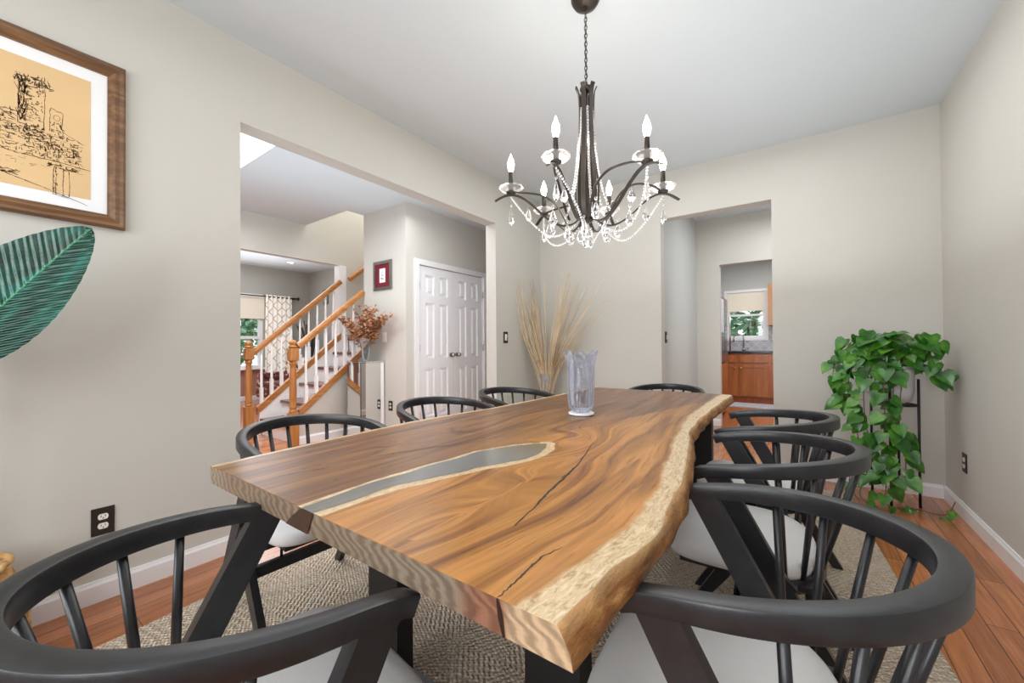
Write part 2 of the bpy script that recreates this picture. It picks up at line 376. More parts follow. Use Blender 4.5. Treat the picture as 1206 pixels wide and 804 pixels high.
def tag(o, label, cat, group=None, kind=None):
    if label: o['label'] = label
    if cat: o['category'] = cat
    if group: o['group'] = group
    if kind: o['kind'] = kind
    return o
def empty(name, loc, label, cat, group=None, rz=0):
    o = bpy.data.objects.new(name, None); COL.objects.link(o); o.location = loc; o.rotation_euler = (0, 0, rz); o.empty_display_size = .05
    return tag(o, label, cat, group)
def struct(name, b, mat, label=None):
    o = b.build(name, mat); o['kind'] = 'structure'
    if label: o['label'] = label
    return o
def copy_tree(o, parent=None):
    c = o.copy(); COL.objects.link(c); c.parent = parent
    for ch in list(o.children): copy_tree(ch, c)
    return c

# ------------------------------------------------------------------ room constants
XL, XR, YB, HC = -2.435, .8305, 3.981, 2.74
XLo = -2.56; YF = -1.7
# floor
struct('floor', B().box((-9.2, -2.2, -.1), (2.2, 9.3, 0)), 'floor', 'orange brown hardwood plank floor')
# ceilings (skylight hole and stair well hole)
def holed(b, x0, x1, y0, y1, z0, z1, holes):
    xs = sorted({x0, x1}|{h[0] for h in holes}|{h[1] for h in holes}); ys = sorted({y0, y1}|{h[2] for h in holes}|{h[3] for h in holes})
    for i in range(len(xs)-1):
        for j in range(len(ys)-1):
            cx, cy = (xs[i]+xs[i+1])/2, (ys[j]+ys[j+1])/2
            if any(h[0] < cx < h[1] and h[2] < cy < h[3] for h in holes): continue
            b.box((xs[i], ys[j], z0), (xs[i+1], ys[j+1], z1))
    return b
struct('ceiling', holed(B(), -5.43, 2.2, -2.2, 9.3, HC, HC+.12, [(-4.5, -3.0, .25, 1.53), (-5.43, -4.46, 2.78, 6.)]), 'ceil', 'smooth white ceiling')
struct('ceiling_family_room', B().box((-9.2, -2.2, HC), (-5.53, 6, HC+.12)), 'ceil')
b = B()  # skylight shaft
z0, z1 = HC+.12, HC+.75
b.box((-4.56, .19, z0), (-4.5, 1.59, z1)); b.box((-3.0, .19, z0), (-2.94, 1.59, z1)); b.box((-4.5, .19, z0), (-3.0, .25, z1)); b.box((-4.5, 1.53, z0), (-3.0, 1.59, z1))
struct('trim_skylight_shaft', b, 'white')
b = B(); b.box((-4.5, .25, z1), (-4.42, 1.53, z1+.05)); b.box((-3.08, .25, z1), (-3., 1.53, z1+.05)); b.box((-4.42, .25, z1), (-3.08, .33, z1+.05)); b.box((-4.42, 1.45, z1), (-3.08, 1.53, z1+.05))
wf = struct('window_4', b, 'steel'); B().box((-4.42, .33, z1+.02), (-3.08, 1.45, z1+.025)).build('pane', 'pane', wf)
# left wall with wide cased opening
O0, O1, OZ = .891, 3.136, 2.298
b = B(); b.box((XLo, YF-.12, 0), (XL, O0, HC)); b.box((XLo, O0, OZ), (XL, O1, HC)); b.box((XLo, O1, 0), (XL, YB+.12, HC))
struct('wall_left', b, 'wall')
D0, D1, DZ = -1.063, -.159, 2.2924
b = B(); b.box((XL, YB, 0), (D0, YB+.12, HC)); b.box((D0, YB, DZ), (D1, YB+.12, HC)); b.box((D1, YB, 0), (XR, YB+.12, HC))
struct('wall_back', b, 'wall')
struct('wall_right', B().box((XR, YF-.12, 0), (XR+.12, YB+.12, HC)), 'wall')
# wall behind the camera with two windows
b = B(); wz0, wz1 = .75, 2.2
xs = [XL, -2.0, -1.0, -.6, .4, XR]
b.box((XL, YF-.12, 0), (XR, YF, wz0)); b.box((XL, YF-.12, wz1), (XR, YF, HC))
for a_, c_ in ((XL, -2.0), (-1.0, -.6), (.4, XR)): b.box((a_, YF-.12, wz0), (c_, YF, wz1))
struct('wall_front', b, 'wall')
def window_y(name, x0, x1, z0, z1, y, depth=.08, fr=.05, mid=True, mat='trim'):
    b = B(); 
    b.box((x0, y-depth/2, z0), (x0+fr, y+depth/2, z1)); b.box((x1-fr, y-depth/2, z0), (x1, y+depth/2, z1))
    b.box((x0+fr, y-depth/2, z0), (x1-fr, y+depth/2, z0+fr)); b.box((x0+fr, y-depth/2, z1-fr), (x1-fr, y+depth/2, z1))
    if mid: b.box((x0+fr, y-depth/3, (z0+z1)/2-.02), (x1-fr, y+depth/3, (z0+z1)/2+.02))
    w = struct(name, b, mat); B().box((x0+fr, y-.003, z0+fr), (x1-fr, y+.003, z1-fr)).build('pane', 'pane', w); return w
window_y('window_5', -2.0, -1.0, wz0, wz1, YF-.06); window_y('window_6', -.6, .4, wz0, wz1, YF-.06)

def baseboard(name, segs):
    """segs: (axis, fixed, a, b, out) out=+1/-1 direction the face looks"""
    b = B()
    for ax, f, a, c_, o in segs:
        pr = [(0, 0), (.014*o, 0), (.014*o, .072), (.009*o, .082), (.007*o, .0905), (0, .0905)]
        if ax == 'Y': b.prism([(f+p[0], p[1]) for p in pr], 'Y', a, c_)
        else: b.prism([(f+p[0], p[1]) for p in pr], 'X', a, c_)
    return struct(name, b, 'trim')
baseboard('baseboard_left', [('Y', XL, YF, O0, 1), ('Y', XL, O1, YB, 1)])
baseboard('baseboard_back', [('X', YB, XL+.014, D0, -1), ('X', YB, D1, XR-.014, -1)])
baseboard('baseboard_right', [('Y', XR, YF, YB, -1)])
baseboard('baseboard_front', [('X', YF, XL+.014, XR-.014, 1)])

# ---- foyer
XC, YP = -3.65, 3.01
CD0, CD1, CDZ = 3.2, 4.4, 2.05
b = B(); b.box((XC-.12, YP, 0), (XC, CD0, HC)); b.box((XC-.12, CD0, CDZ), (XC, CD1, HC)); b.box((XC-.12, CD1, 0), (XC, 5.4, HC))
struct('wall_closet', b, 'wall')
struct('wall_foyer_back', B().box((-4.46, YP, 0), (XC-.12, YP+.12, 5)), 'wall')
struct('wall_foyer_north', B().box((XC, 5.3, 0), (-1.21, 5.42, HC)), 'wall')
struct('wall_foyer_south', B().box((-5.53, -1.0, 0), (XLo, -.88, HC)), 'wall')
# header, post, walls of the enclosed stair
b = B(); b.box((-5.53, -1, 2.265), (-5.43, 3.36, 5)); b.box((-5.53, 3.36, 0), (-5.43, 6, 5)); b.box((-5.53, -1, 0), (-5.43, -.1, 2.265))
struct('wall_stair_left', b, 'wall')
struct('wall_stair_end', B().box((-5.43, 6, 0), (-4.46, 6.1, 5)), 'wall')
struct('wall_stair_right', B().box((-4.46, YP+.12, 0), (-4.36, 6, 5)), 'wall')
struct('wall_stair_well', B().box((-5.43, 2.66, HC+.12), (-4.34, 2.78, 5)), 'wall')
struct('wall_stair_well_side', B().box((-4.46, 2.78, HC+.12), (-4.34, 3.01, 5)), 'wall')
struct('ceiling_stair', B().box((-5.6, 2.6, 5), (-4.2, 6.2, 5.1)), 'ceil')
struct('trim_post', B().box((-5.545, 3.25, 0), (-5.415, 3.36, 2.265)), 'trim')
baseboard('baseboard_foyer', [('X', YP, -4.46, XC, -1), ('Y', XC, YP, CD0-.07, 1), ('Y', XC, CD1+.07, 5.3, 1), ('Y', XLo, -.88, O0, -1), ('Y', XLo, O1, 5.3, -1), ('Y', -4.46, 2.16, YP-.014, 1)])
# closet double door
b = B(); cs = .065
b.box((XC, CD0-cs, 0), (XC+.018, CD0, CDZ+cs)); b.box((XC, CD1, 0), (XC+.018, CD1+cs, CDZ+cs)); b.box((XC, CD0, CDZ), (XC+.018, CD1, CDZ+cs))
b.box((XC-.12, CD0-.001, 0), (XC-.002, CD0+.012, CDZ)); b.box((XC-.12, CD1-.012, 0), (XC-.002, CD1+.001, CDZ))
struct('trim_closet_casing', b, 'trim')
def panel_door(name, y0, y1, knob_y, hinge_y):
    b = B(); x = XC-.045
    w = y1-y0; st = .1; mid = .09
    py = [(y0+st, y0+w/2-mid/2), (y0+w/2+mid/2, y1-st)]
    pz = [(.22, .80), (.93, 1.60), (1.70, 1.94)]
    ys = [y0, *[q for p in py for q in p], y1]; zs = [.008, *[q for p in pz for q in p], CDZ-.006]
    for i in range(len(ys)-1):
        for j in range(len(zs)-1):
            if i % 2 == 1 and j % 2 == 1:
                a0, a1, c0, c1 = ys[i], ys[i+1], zs[j], zs[j+1]
                b.box((x+.004, a0, c0), (x+.012, a1, c1))
                i1 = .022; f0, f1 = .012, .03
                P = [(a0+i1, c0+i1), (a1-i1, c0+i1), (a1-i1, c1-i1), (a0+i1, c1-i1)]; i2 = .045
                Q = [(a0+i2, c0+i2), (a1-i2, c0+i2), (a1-i2, c1-i2), (a0+i2, c1-i2)]
                A = [b.bm.verts.new((x+.012, *p)) for p in P]; C = [b.bm.verts.new((x+.031, *p)) for p in Q]
                for k in range(4): b._f([A[k], A[(k+1) % 4], C[(k+1) % 4], C[k]])
                b._f(C)
            else: b.box((x, ys[i], zs[j]), (x+.035, ys[i+1], zs[j+1]))
    d = struct(name, b, 'white')
    k = B(); k.tube([(x+.035, knob_y, .96), (x+.045, knob_y, .96)], .026, 16); k.tube([(x+.045, knob_y, .96), (x+.07, knob_y, .96)], .009, 10); k.sphere((x+.085, knob_y, .96), .026, 14, 9)
    k.build('door_knob', 'nickel', d)
    for z in (.25, 1.05, 1.8):
        B().tube([(x+.046, hinge_y, z-.045), (x+.046, hinge_y, z+.045)], .008, 8).build('hinge', 'nickel', d)
    return d
cm = (CD0+CD1)/2
panel_door('door_1', CD0+.016, cm-.002, cm-.055, CD0+.01)['label'] = 'left leaf of the white six panel closet doors'
panel_door('door_2', cm+.002, CD1-.016, cm+.055, CD1-.01)['label'] = 'right leaf of the white six panel closet doors'
struct('wall_closet_inside', B().box((-4.3, CD0-.05, 0), (-4.24, CD1+.1, HC)), 'wall')

# ---- family room
FX, FY = -9.0, 4.67
b = B(); b.box((FX-.12, -1, 0), (FX, 2.25, HC)); b.box((FX-.12, 3.7, 0), (FX, FY+.1, HC)); b.box((FX-.12, 2.25, 0), (FX, 3.7, .64)); b.box((FX-.12, 2.25, 2.16), (FX, 3.7, HC))
struct('wall_family_far', b, 'wallfam')
struct('wall_family_side', B().box((FX, FY, 0), (-5.53, FY+.1, HC)), 'wallfam')
struct('wall_family_south', B().box((FX, -1.1, 0), (-5.53, -1.0, HC)), 'wallfam')
b = B(); b.box((FX, -1, .09), (FX+.012, 4.6, .58)); struct('trim_wainscot', b, 'wains')
b = B(); b.box((FX, -1, .58), (FX+.03, 4.6, .64)); struct('trim_chair_rail', b, 'wains')
baseboard('baseboard_family', [('Y', FX+.012, -1, FY, 1)])
def window_x(name, y0, y1, z0, z1, x, rows=1):
    b = B(); d = .05; fr = .06
    b.box((x-d, y0, z0), (x+d, y0+fr, z1)); b.box((x-d, y1-fr, z0), (x+d, y1, z1)); b.box((x-d, y0+fr, z0), (x+d, y1-fr, z0+fr)); b.box((x-d, y0+fr, z1-fr), (x+d, y1-fr, z1))
    zm = (z0+z1)/2-.13; b.box((x-d*.6, y0+fr, zm-.03), (x+d*.6, y1-fr, zm+.03))
    n = 3
    for i in range(1, n): yy = y0+fr+(y1-y0-2*fr)*i/n; b.box((x-.012, yy-.01, z0+fr), (x+.012, yy+.01, z1-fr))
    w = struct(name, b, 'trim'); B().box((x-.003, y0+fr, z0+fr), (x+.003, y1-fr, z1-fr)).build('pane', 'pane', w); return w
window_x('window_1', 2.25, 3.7, .64, 2.16, FX-.05)
b = B(); b.box((FX, 2.2, .62), (FX+.1, 3.75, .65)); struct('trim_window_sill', b, 'trim')
o = B().box((FX+.01, 2.28, 1.66), (FX+.03, 3.72, 2.13)).build('window_shade', 'shade'); tag(o, 'pale pull down shade over the top of the family room window', 'window shade')
B().tube([(FX+.02, 2.28, 1.655), (FX+.02, 3.72, 1.655)], .012, 8).build('bottom_bar', 'ivory', o)
# curtain + rod
b = B(); y0, y1 = 3.72, 4.24; nz, ny = 14, 60
V = []
for j in range(nz+1):
    z = .03+(2.16-.03)*j/nz; row = []
    for i in range(ny+1):
        u = i/ny; spread = 1+.12*(1-j/nz)
        yy = (y0+y1)/2+(u-.5)*(y1-y0)*spread; row.append(b.bm.verts.new((FX+.1+.028*math.sin(u*2*PI*6+.4*math.sin(j*.4)), yy, z)))
    V.append(row)
for j in range(nz):
    for i in range(ny): b._f([V[j][i], V[j][i+1], V[j+1][i+1], V[j+1][i]], True)
tag(b.build('curtain', 'curtain'), 'white curtain with tan trellis pattern hanging right of the window', 'curtain')
o = B().tube([(FX+.1, 2.0, 2.12), (FX+.1, 4.34, 2.12)], .012, 10).build('curtain_rod', 'rodm'); tag(o, 'thin dark curtain rod above the family room window', 'curtain rod')
B().sphere((FX+.1, 4.37, 2.12), .035, 12, 8).build('finial', 'rodm', o)
B().box((FX, 4.28, 2.1), (FX+.11, 4.3, 2.14)).build('bracket', 'rodm', o)
for i in range(6):
    yy = y0+.04+i*(y1-y0-.08)/5
    b = B(); b.tube([(FX+.1+.026*math.cos(a*PI/6), yy, 2.12+.026*math.sin(a*PI/6)) for a in range(12)], .007, 6, closed=True); b.build('grommet', 'rodm', o)
# recessed light
o = empty('recessed_downlight', (-8.11, 3.84, HC), 'small lit downlight in the family room ceiling', 'ceiling light')
B().lathe([(.05, -.004), (.085, -.004), (.085, 0), (.05, 0)], n=24, cap=False).build('trim_ring', 'white', o); B().lathe([(.001, -.003), (.05, -.003)], n=24, cap=False).build('lens', 'can', o)
# frame on side wall
o = empty('hanging_picture', (-8.29, FY, 2.15), 'small grey framed picture on the family room side wall', 'picture')
b = B(); b.box((-.1, -.02, -.16), (.1, 0, .16)); b.build('frame', 'silver', o); B().box((-.07, -.023, -.13), (.07, -.02, .13)).build('print', 'wallfam', o)
# armchair by the window
o = empty('armchair', (-8.1, 3.76, 0), 'patchwork patterned armchair behind the stair railing', 'armchair', rz=.3)
B().box((-.38, -.36, .12), (.38, .36, .42), .04).build('seat', 'burg', o)
b = B(); b.prism([(.22, .3), (.36, .3), (.46, .82), (.40, .86), (.32, .84)], 'X', -.36, .36); b.build('backrest', 'plaid', o)
for sx in (-1, 1): B().box((sx*.38, -.34, .12), (sx*.28, .34, .58), .03).build('armrest', 'burg', o)
for sx in (-1, 1):
    for sy in (-1, 1): B().tube([(sx*.32, sy*.3, 0), (sx*.32, sy*.3, .12)], .02, 8).build('leg', 'charc', o)
# tall dark reeds in floor vase
o = tag(B().lathe([(.05, 0), (.09, .1), (.1, .35), (.06, .55), (.075, .62), (.06, .62), (.05, .5)], (0, 0, 0), 20).build('floor_vase', 'charc', loc=(-8.3, 4.32, 0)), 'dark floor vase in the far corner of the family room', 'vase')
o = empty('reed_arrangement', (-8.3, 4.32, .2), 'tall charcoal reeds standing in the dark corner vase', 'dried reeds')
for i in range(26):
    a = random.uniform(0, 2*PI); q = random.uniform(.05, .27); h = random.uniform(1.15, 1.42)
    b = B(); b.tube([(0.02*math.cos(a), 0.02*math.sin(a), 0), (.3*q*math.cos(a), .3*q*math.sin(a), .6*h), (q*math.cos(a), q*math.sin(a), h)], [.004, .008, .016 if i % 2 else .006], 5); b.build('reed', 'charc' if i % 5 else 'reedgrey', o)
# potted plant on window sill
o = empty('potted_plant', (FX+.06, 3.42, .65), 'small leafy plant in a terracotta pot on the window sill', 'potted plant')
B().lathe([(.03, 0), (.045, .09), (.05, .1), (.04, .1)], n=14).build('pot', 'terra', o)
def leaf(b, p, d, nrm, L, W, fold=.15, droop=.2, heart=True):
    """heart-shaped leaf: p base, d tip direction, nrm upper normal"""
    d = Vector(d).normalized(); nrm = Vector(nrm); s_ = d.cross(nrm)
    if s_.length < 1e-4: s_ = d.orthogonal()
    s_.normalize(); nn = s_.cross(d).normalized()
    prof = [(-.10, .34), (.08, .52), (.32, .5), (.58, .34), (.82, .14)] if heart else [(.1, .25), (.3, .5), (.5, .5), (.7, .36), (.88, .16)]
    mids = []
    for k, (u, w) in enumerate([(0, 0)]+[(max(q[0], 0.02*(i+1)), 0) for i, q in enumerate(prof)]+[(1, 0)]):
        mids.append(b.bm.verts.new(Vector(p)+d*(u*L)-nn*(droop*L*u*u)))
    for sg in (-1, 1):
        ed = [b.bm.verts.new(Vector(p)+d*(q[0]*L)+s_*(sg*q[1]*W)+nn*(fold*q[1]*W-droop*L*q[0]*q[0])) for q in prof]
        seq = [mids[0]]+ed+[mids[-1]]
        for k in range(len(seq)-1):
            m0, m1 = mids[min(k, 6)], mids[min(k+1, 6)]
            vs = []
            for q in (m0, seq[k], seq[k+1], m1):
                if q not in vs: vs.append(q)
            if len(vs) >= 3: b._f(vs if sg > 0 else vs[::-1], True)
b = B()
for i in range(26):
    a = random.uniform(0, 2*PI); leaf(b, (.02*math.cos(a), .02*math.sin(a), .1), (math.cos(a)*.6, math.sin(a)*.6, 1+random.random()), (0, 0, 1), .16, .06, heart=False)
b.build('foliage', 'pothos', o, fix=False)

# ---- stairs
XS, XF, SR, SN = -4.46, -5.40, .2, .236
YN1 = 2.17   # nosing of first tread
st = empty('staircase', (0, 0, 0), 'wooden staircase with white balusters and honey oak rails rising from the foyer', 'staircase')
NT_ = 12
for k in range(1, NT_+1):
    y = YN1+SN*(k-1)
    B().box((XF+.03, y, SR*k-.035), (XS-.02, y+SN+.03, SR*k), .008).build('tread', 'tread', st)
    B().box((XF+.03, y+.028, SR*(k-1)), (XS-.02, y+.045, SR*k-.035)).build('riser', 'white', st)
def zline(y, off): return off+(y-YN1)*SR/SN
def stringer(x0, x1, name, mat, o0, o1, ya, yb):
    b = B(); b.prism([(ya, max(0, zline(ya, o0))), (yb, zline(yb, o0)), (yb, zline(yb, o1)), (ya, zline(ya, o1))], 'X', x0, x1); return b.build(name, mat, st)
def stringer_low(x0, x1, name, mat, yb):
    b = B(); b.prism([(YN1+.02, 0), (yb, 0), (yb, zline(yb, .27)), (YN1+.02, zline(YN1+.02, .27))], 'X', x0, x1); return b.build(name, mat, st)
# near closed side below the treads, then oak shoe rail
o = stringer_low(XS-.02, XS, 'side_panel', 'wall', YP-.002)
stringer(XS-.035, XS+.012, 'oak_stringer', 'oakY', .27, .36, YN1+.03, YP-.002)
stringer(XF, XF+.03, 'white_skirt', 'white', -.1, .27, YN1+.0, 3.36)
stringer(XF-.02, XF+.035, 'oak_stringer', 'oakY', .27, .36, YN1-.02, 3.25)
def newel(x, y, name='newel_post'):
    b = B(); h = .045
    b.box((x-h, y-h, 0), (x+h, y+h, .36), .004)
    b.lathe([(.036, .36), (.042, .37), (.04, .385), (.03, .395), (.038, .41), (.04, .42), (.032, .44), (.036, .5), (.037, .62), (.03, .84), (.028, .87), (.04, .885), (.04, .9), (.03, .91), (.04, .925)], (x, y, 0), 20)
    b.box((x-h, y-h, .925), (x+h, y+h, 1.06), .006)
    b.lathe([(.03, 1.06), (.046, 1.07), (.046, 1.085), (.026, 1.095), (.04, 1.11), (.04, 1.13), (.022, 1.15), (.001, 1.155)], (x, y, 0), 20)
    return b.build(name, 'oak', st)
newel(XS-.01, 2.14); newel(XF+.01, 2.06)
def rail_prof(i): return [(-.03, -.03), (.03, -.03), (.03, -.012), (.034, .0), (.03, .02), (.014, .032), (-.014, .032), (-.03, .02), (-.034, 0), (-.03, -.012)]
def handrail(x, ya, za, yb, zb):
    b = B(); b.sweep([(x, ya, za), (x, yb, zb)], rail_prof, smooth=False); return b.build('handrail', 'oakY', st)
handrail(XS-.01, 2.19, 1.08, YP-.003, 1.765); handrail(XF+.01, 2.1, 1.0, 3.25, 2.02)
def baluster(x, y, zb, zt):
    b = B(); h = .017
    b.box((x-h, y-h, zb), (x+h, y+h, zb+.2)); H = zt-zb-.2
    b.lathe([(.018, 0), (.013, .015), (.017, .03), (.013, .045), (.016, .12), (.013, H*.5), (.0095, H)], (x, y, zb+.2), 8); return b.build('baluster', 'white', st)
for i in range(7):
    y = 2.28+.118*i
    if y < YP-.04: baluster(XS-.01, y, zline(y, .35), 1.08+(y-2.19)*(1.765-1.08)/(YP-2.19)-.02)
for i in range(9):
    y = 2.2+.118*i
    if y < 3.22: baluster(XF+.01, y, zline(y, .35), 1.0+(y-2.1)*(1.02/1.15)-.02)
wr = empty('wall_handrail', (0, 0, 0), 'short oak handrail on the wall of the upper stairs', 'handrail')
b = B(); b.sweep([(-5.37, 3.38, 2.07), (-5.37, 4.2, 2.71)], rail_prof); b.build('rail', 'oakY', wr)
for y in (3.5, 4.0): B().tube([(-5.43, y, zline(y, 1.02)-.02), (-5.37, y, zline(y, 1.02)-.02), (-5.37, y, 2.04+(y-3.38)*.78)], .008, 8).build('bracket', 'brass', wr)

# ---- mirrored console + vase + dried flowers + small picture
c0 = empty('mirrored_cabinet', (-4.16, 2.84, 0), 'mirror clad pedestal cabinet beside the stairs', 'cabinet')
CX0, CX1, CY0, CY1, CZ = -4.30, -4.04, 2.68, 2.995, .90
b = B(); b.box((CX0+.004-c0.location.x, CY0+.004-c0.location.y, 0), (CX1-.004-c0.location.x, CY1-c0.location.y, CZ-.012)); b.build('carcass', 'black', c0)
B().box((CX0-.006+4.16, CY0-.006-2.84, CZ-.012), (CX1+.006+4.16, CY1-2.84, CZ)).build('mirror_top', 'mirror', c0)
B().box((CX0+.006+4.16, CY0-2.84-.002, .03), (CX1-.006+4.16, CY0+.003-2.84, CZ-.016)).build('mirror_door', 'mirror', c0)
B().box((CX1+4.16-.003, CY0+.008-2.84, .03), (CX1+.002+4.16, CY1-.05-2.84, CZ-.016)).build('mirror_side', 'mirror', c0)
B().box((CX1+4.16-.003, CY1-.046-2.84, .01), (CX1+.003+4.16, CY1-2.84, CZ-.016)).build('beveled_strip', 'white', c0)  # white paint stands in for the white trim edge reflected in the bevel
def open_vase(name, loc, prof, th=.006, n=28, rad=None, mat='glass'):
    outer = prof; inner = [(max(r-th, .002), z if i else z+.015) for i, (r, z) in enumerate(prof)][::-1]
    return B().lathe(outer+inner, (0, 0, 0), n, rad=rad).build(name, mat, loc=loc)
v_ = open_vase('glass_vase', (-4.17, 2.84, CZ), [(.045, 0), (.046, .02), (.05, .12), (.062, .2), (.09, .27)]); tag(v_, 'clear flared glass vase on the mirrored cabinet', 'vase')
fl = empty('dried_leaf_bouquet', (-4.17, 2.84, CZ+.02), 'bouquet of dried copper coloured leaves in the cabinet vase', 'dried flowers')
lb = B(); nst = 0
for i in range(48):
    a = random.uniform(0, 2*PI); q = random.uniform(.06, .42)**1. ; h = random.uniform(.38, .68)-q*.25
    ex, ey = q*1.15*math.cos(a)*1.1, q*.55*math.sin(a)
    if i < 8: ex = .1+.05*i; h = .4+.02*i; ey = -.05+.01*i
    if i in (8, 9, 10, 11): ex = -.3-.03*(i-8); h = .5+.0*i; ey = -.12
    ey = min(ey, .13)
    pts = [Vector((.01*math.cos(a), .01*math.sin(a), 0)), Vector((ex*.2, ey*.2, h*.45)), Vector((ex*.6, ey*.6, h*.78)), Vector((ex, ey, h))]
    b = B(); b.tube(pts, [.002, .002, .0015, .001], 5); b.build('branch', 'vine', fl)
    for k in range(26):
        s_ = random.uniform(.35, 1); j = min(int(s_*3), 2); f_ = s_*3-j; p = pts[j].lerp(pts[j+1], f_)
        d = Vector((random.uniform(-1, 1), random.uniform(-1, 1), random.uniform(-.6, 1))); p = p+d*.015
        p.y = min(p.y, .14)
        if p.y+d.normalized().y*.035 > .15: d.y = -abs(d.y)
        leaf(lb, p, d, (random.uniform(-1, 1), random.uniform(-1, 1), 1), random.uniform(.028, .046), random.uniform(.026, .042), .2, .1)
lb.build('leaves', 'driedleaf', fl, fix=False)
def picframe(name, label, w, h, fw, mats, loc, rz):
    o = empty(name, loc, label, 'picture', rz=rz)
    b = B()
    for s_ in (-1, 1):
        for (a, z, d) in ((0, 0, .018),):
            b.box((s_*w/2, -.02, -h/2), (s_*(w/2-fw), 0, h/2)); b.box((-w/2+fw, -.02, s_*h/2), (w/2-fw, 0, s_*(h/2-fw)))
    b.build('frame', mats, o); return o
o = picframe('hanging_picture', 'small picture with burgundy mat on the wall above the dried bouquet', .345, .35, .035, 'silver', (-4.065, YP, 1.932), 0)
B().box((-.14, -.012, -.142), (.14, -.002, .142)).build('mat', 'redmat', o); B().box((-.055, -.0135, -.085), (.055, -.012, .085)).build('print', 'paper', o)
b = B()
for i in range(26):
    x, z = random.gauss(0, .016), random.choice((random.uniform(.0, .055), random.uniform(-.055, -.015)))
    a = random.uniform(0, PI); L = random.uniform(.008, .018); w = .0018
    dx, dz = math.cos(a)*L, math.sin(a)*L; b.poly([(x-dx, -.0142, z-dz), (x+dx, -.0142, z+dz), (x+dx+w, -.0142, z+dz+w), (x-dx+w, -.0142, z-dz+w)])
b.build('ink_motif', 'ink', o)

# ---- outlets and switches
def device(name, label, cat, loc, rz, kind, group=None):
    """faces local -Y"""
    o = empty(name, loc, label, cat, rz=rz, group=group)
    B().box((-.036, -.006, -.058), (.036, 0, .058), .002).build('cover_plate', 'plate' if kind != 'white' else 'ivory', o)
    if kind in ('outlet', 'white'):
        for s_ in (-1, 1):
            b = B(); b.prism([(math.cos(a*PI/8)*.0165, s_*.0195+max(-.012, min(.012, math.sin(a*PI/8)*.0165))) for a in range(16)], 'Y', -.009, -.005)
            r_ = b.build('receptacle', 'ivory', o)
            b = B(); b.box((-.0075, -.0095, s_*.0195-.001), (-.0055, -.0088, s_*.0195+.008)); b.box((.0055, -.0095, s_*.0195-.001), (.0075, -.0088, s_*.0195+.008)); b.tube([(0, -.0088, s_*.0195-.006), (0, -.0095, s_*.0195-.006)], .0025, 8)
            b.build('slots', 'slot', r_)
    else:
        B().box((-.016, -.009, -.033), (.016, -.005, .033), .001).build('switch_frame', 'slot' if kind == 'dim' else 'ivory', o)
        B().prism([(-.0095, -.024), (-.017, .02), (-.005, .024), (-.005, -.024)], 'X', -.011, .011).build('rocker', 'ivory', o)
    return o
PL = PI/2   # local -Y looks to +X
device('wall_outlet', 'dark bronze duplex outlet low on the left wall', 'outlet', (XL, .37, .337), PL, 'outlet')
device('wall_outlet', 'dark bronze duplex outlet low on the right wall', 'outlet', (XR, 3.58, .344), -PL, 'outlet')
device('light_switch', 'dark plated light switch on the wall beside the wide opening', 'switch', (XL, 3.29, 1.16), PL, 'rock')
device('light_switch', 'dark plated light switch on the hallway wall through the back doorway', 'switch', (-1.09, 4.24, 1.15), PL, 'dim')
device('wall_outlet', 'white switch plate beside the dried bouquet on the foyer wall', 'switch', (-4.04, YP, 1.185), 0, 'white')  # a switch plate, modelled with outlet faces
device('wall_outlet', 'dark outlet low on the foyer wall right of the mirrored cabinet', 'outlet', (-3.93, YP, .37), 0, 'outlet')
device('wall_outlet', 'pale outlet on the foyer side of the wall, seen only in the mirror', 'outlet', (XLo, -.05, .38), -PL, 'white')

# ---- hall and kitchen beyond the back doorway
KY = 5.85
struct('wall_hall_left', B().box((-1.21, YB+.12, 0), (-1.09, KY, HC)), 'wall2')
b = B(); b.box((-1.21, KY, 0), (-.815, KY+.12, HC)); b.box((-.815, KY, 2.12), (.25, KY+.12, HC)); b.box((.25, KY, 0), (1.3, KY+.12, HC))
struct('wall_hall_back', b, 'wall')
struct('wall_hall_right', B().box((1.2, YB+.12, 0), (1.3, KY, HC)), 'wall2')
baseboard('baseboard_hall', [('X', KY, -1.09, -.815, -1), ('Y', -1.09, YB+.12, KY-.014, 1)])
KB = 9.05
struct('wall_kitchen_left', B().box((-1.85, KY+.12, 0), (-1.75, KB, HC)), 'wall2')
struct('wall_kitchen_right', B().box((1.2, KY+.12, 0), (1.3, KB, HC)), 'wall2')
WX0, WX1, WZ0, WZ1 = -1.13, -.48, 1.19, 2.09
b = B(); b.box((-1.75, KB, 0), (WX0, KB+.12, HC)); b.box((WX1, KB, 0), (1.2, KB+.12, HC)); b.box((WX0, KB, 0), (WX1, KB+.12, WZ0)); b.box((WX0, KB, WZ1), (WX1, KB+.12, HC))
struct('wall_kitchen_back', b, 'wall2')
window_y('window_2', WX0, WX1, WZ0, WZ1, KB+.05, fr=.045)
b = B(); b.box((WX0-.05, KB-.02, WZ0-.05), (WX1+.05, KB-.002, WZ0-.0)); b.box((WX0-.05, KB-.02, WZ1), (WX1+.05, KB-.002, WZ1+.05)); b.box((WX0-.05, KB-.02, WZ0), (WX0, KB-.002, WZ1)); b.box((WX1, KB-.02, WZ0), (WX1+.05, KB-.002, WZ1))
struct('trim_kitchen_window', b, 'trim')
tag(B().box((WX0+.02, KB-.005, 1.72), (WX1-.02, KB+.005, WZ1-.02)).build('window_shade', 'shade'), 'cream roller shade over the upper kitchen window', 'window shade')
struct('trim_backsplash', B().box((-1.7, KB-.012, .94), (1.2, KB, 1.14)).box((WX1+.05, KB-.012, 1.14), (1.2, KB, 1.42)), 'tile', 'grey diagonal tile backsplash')
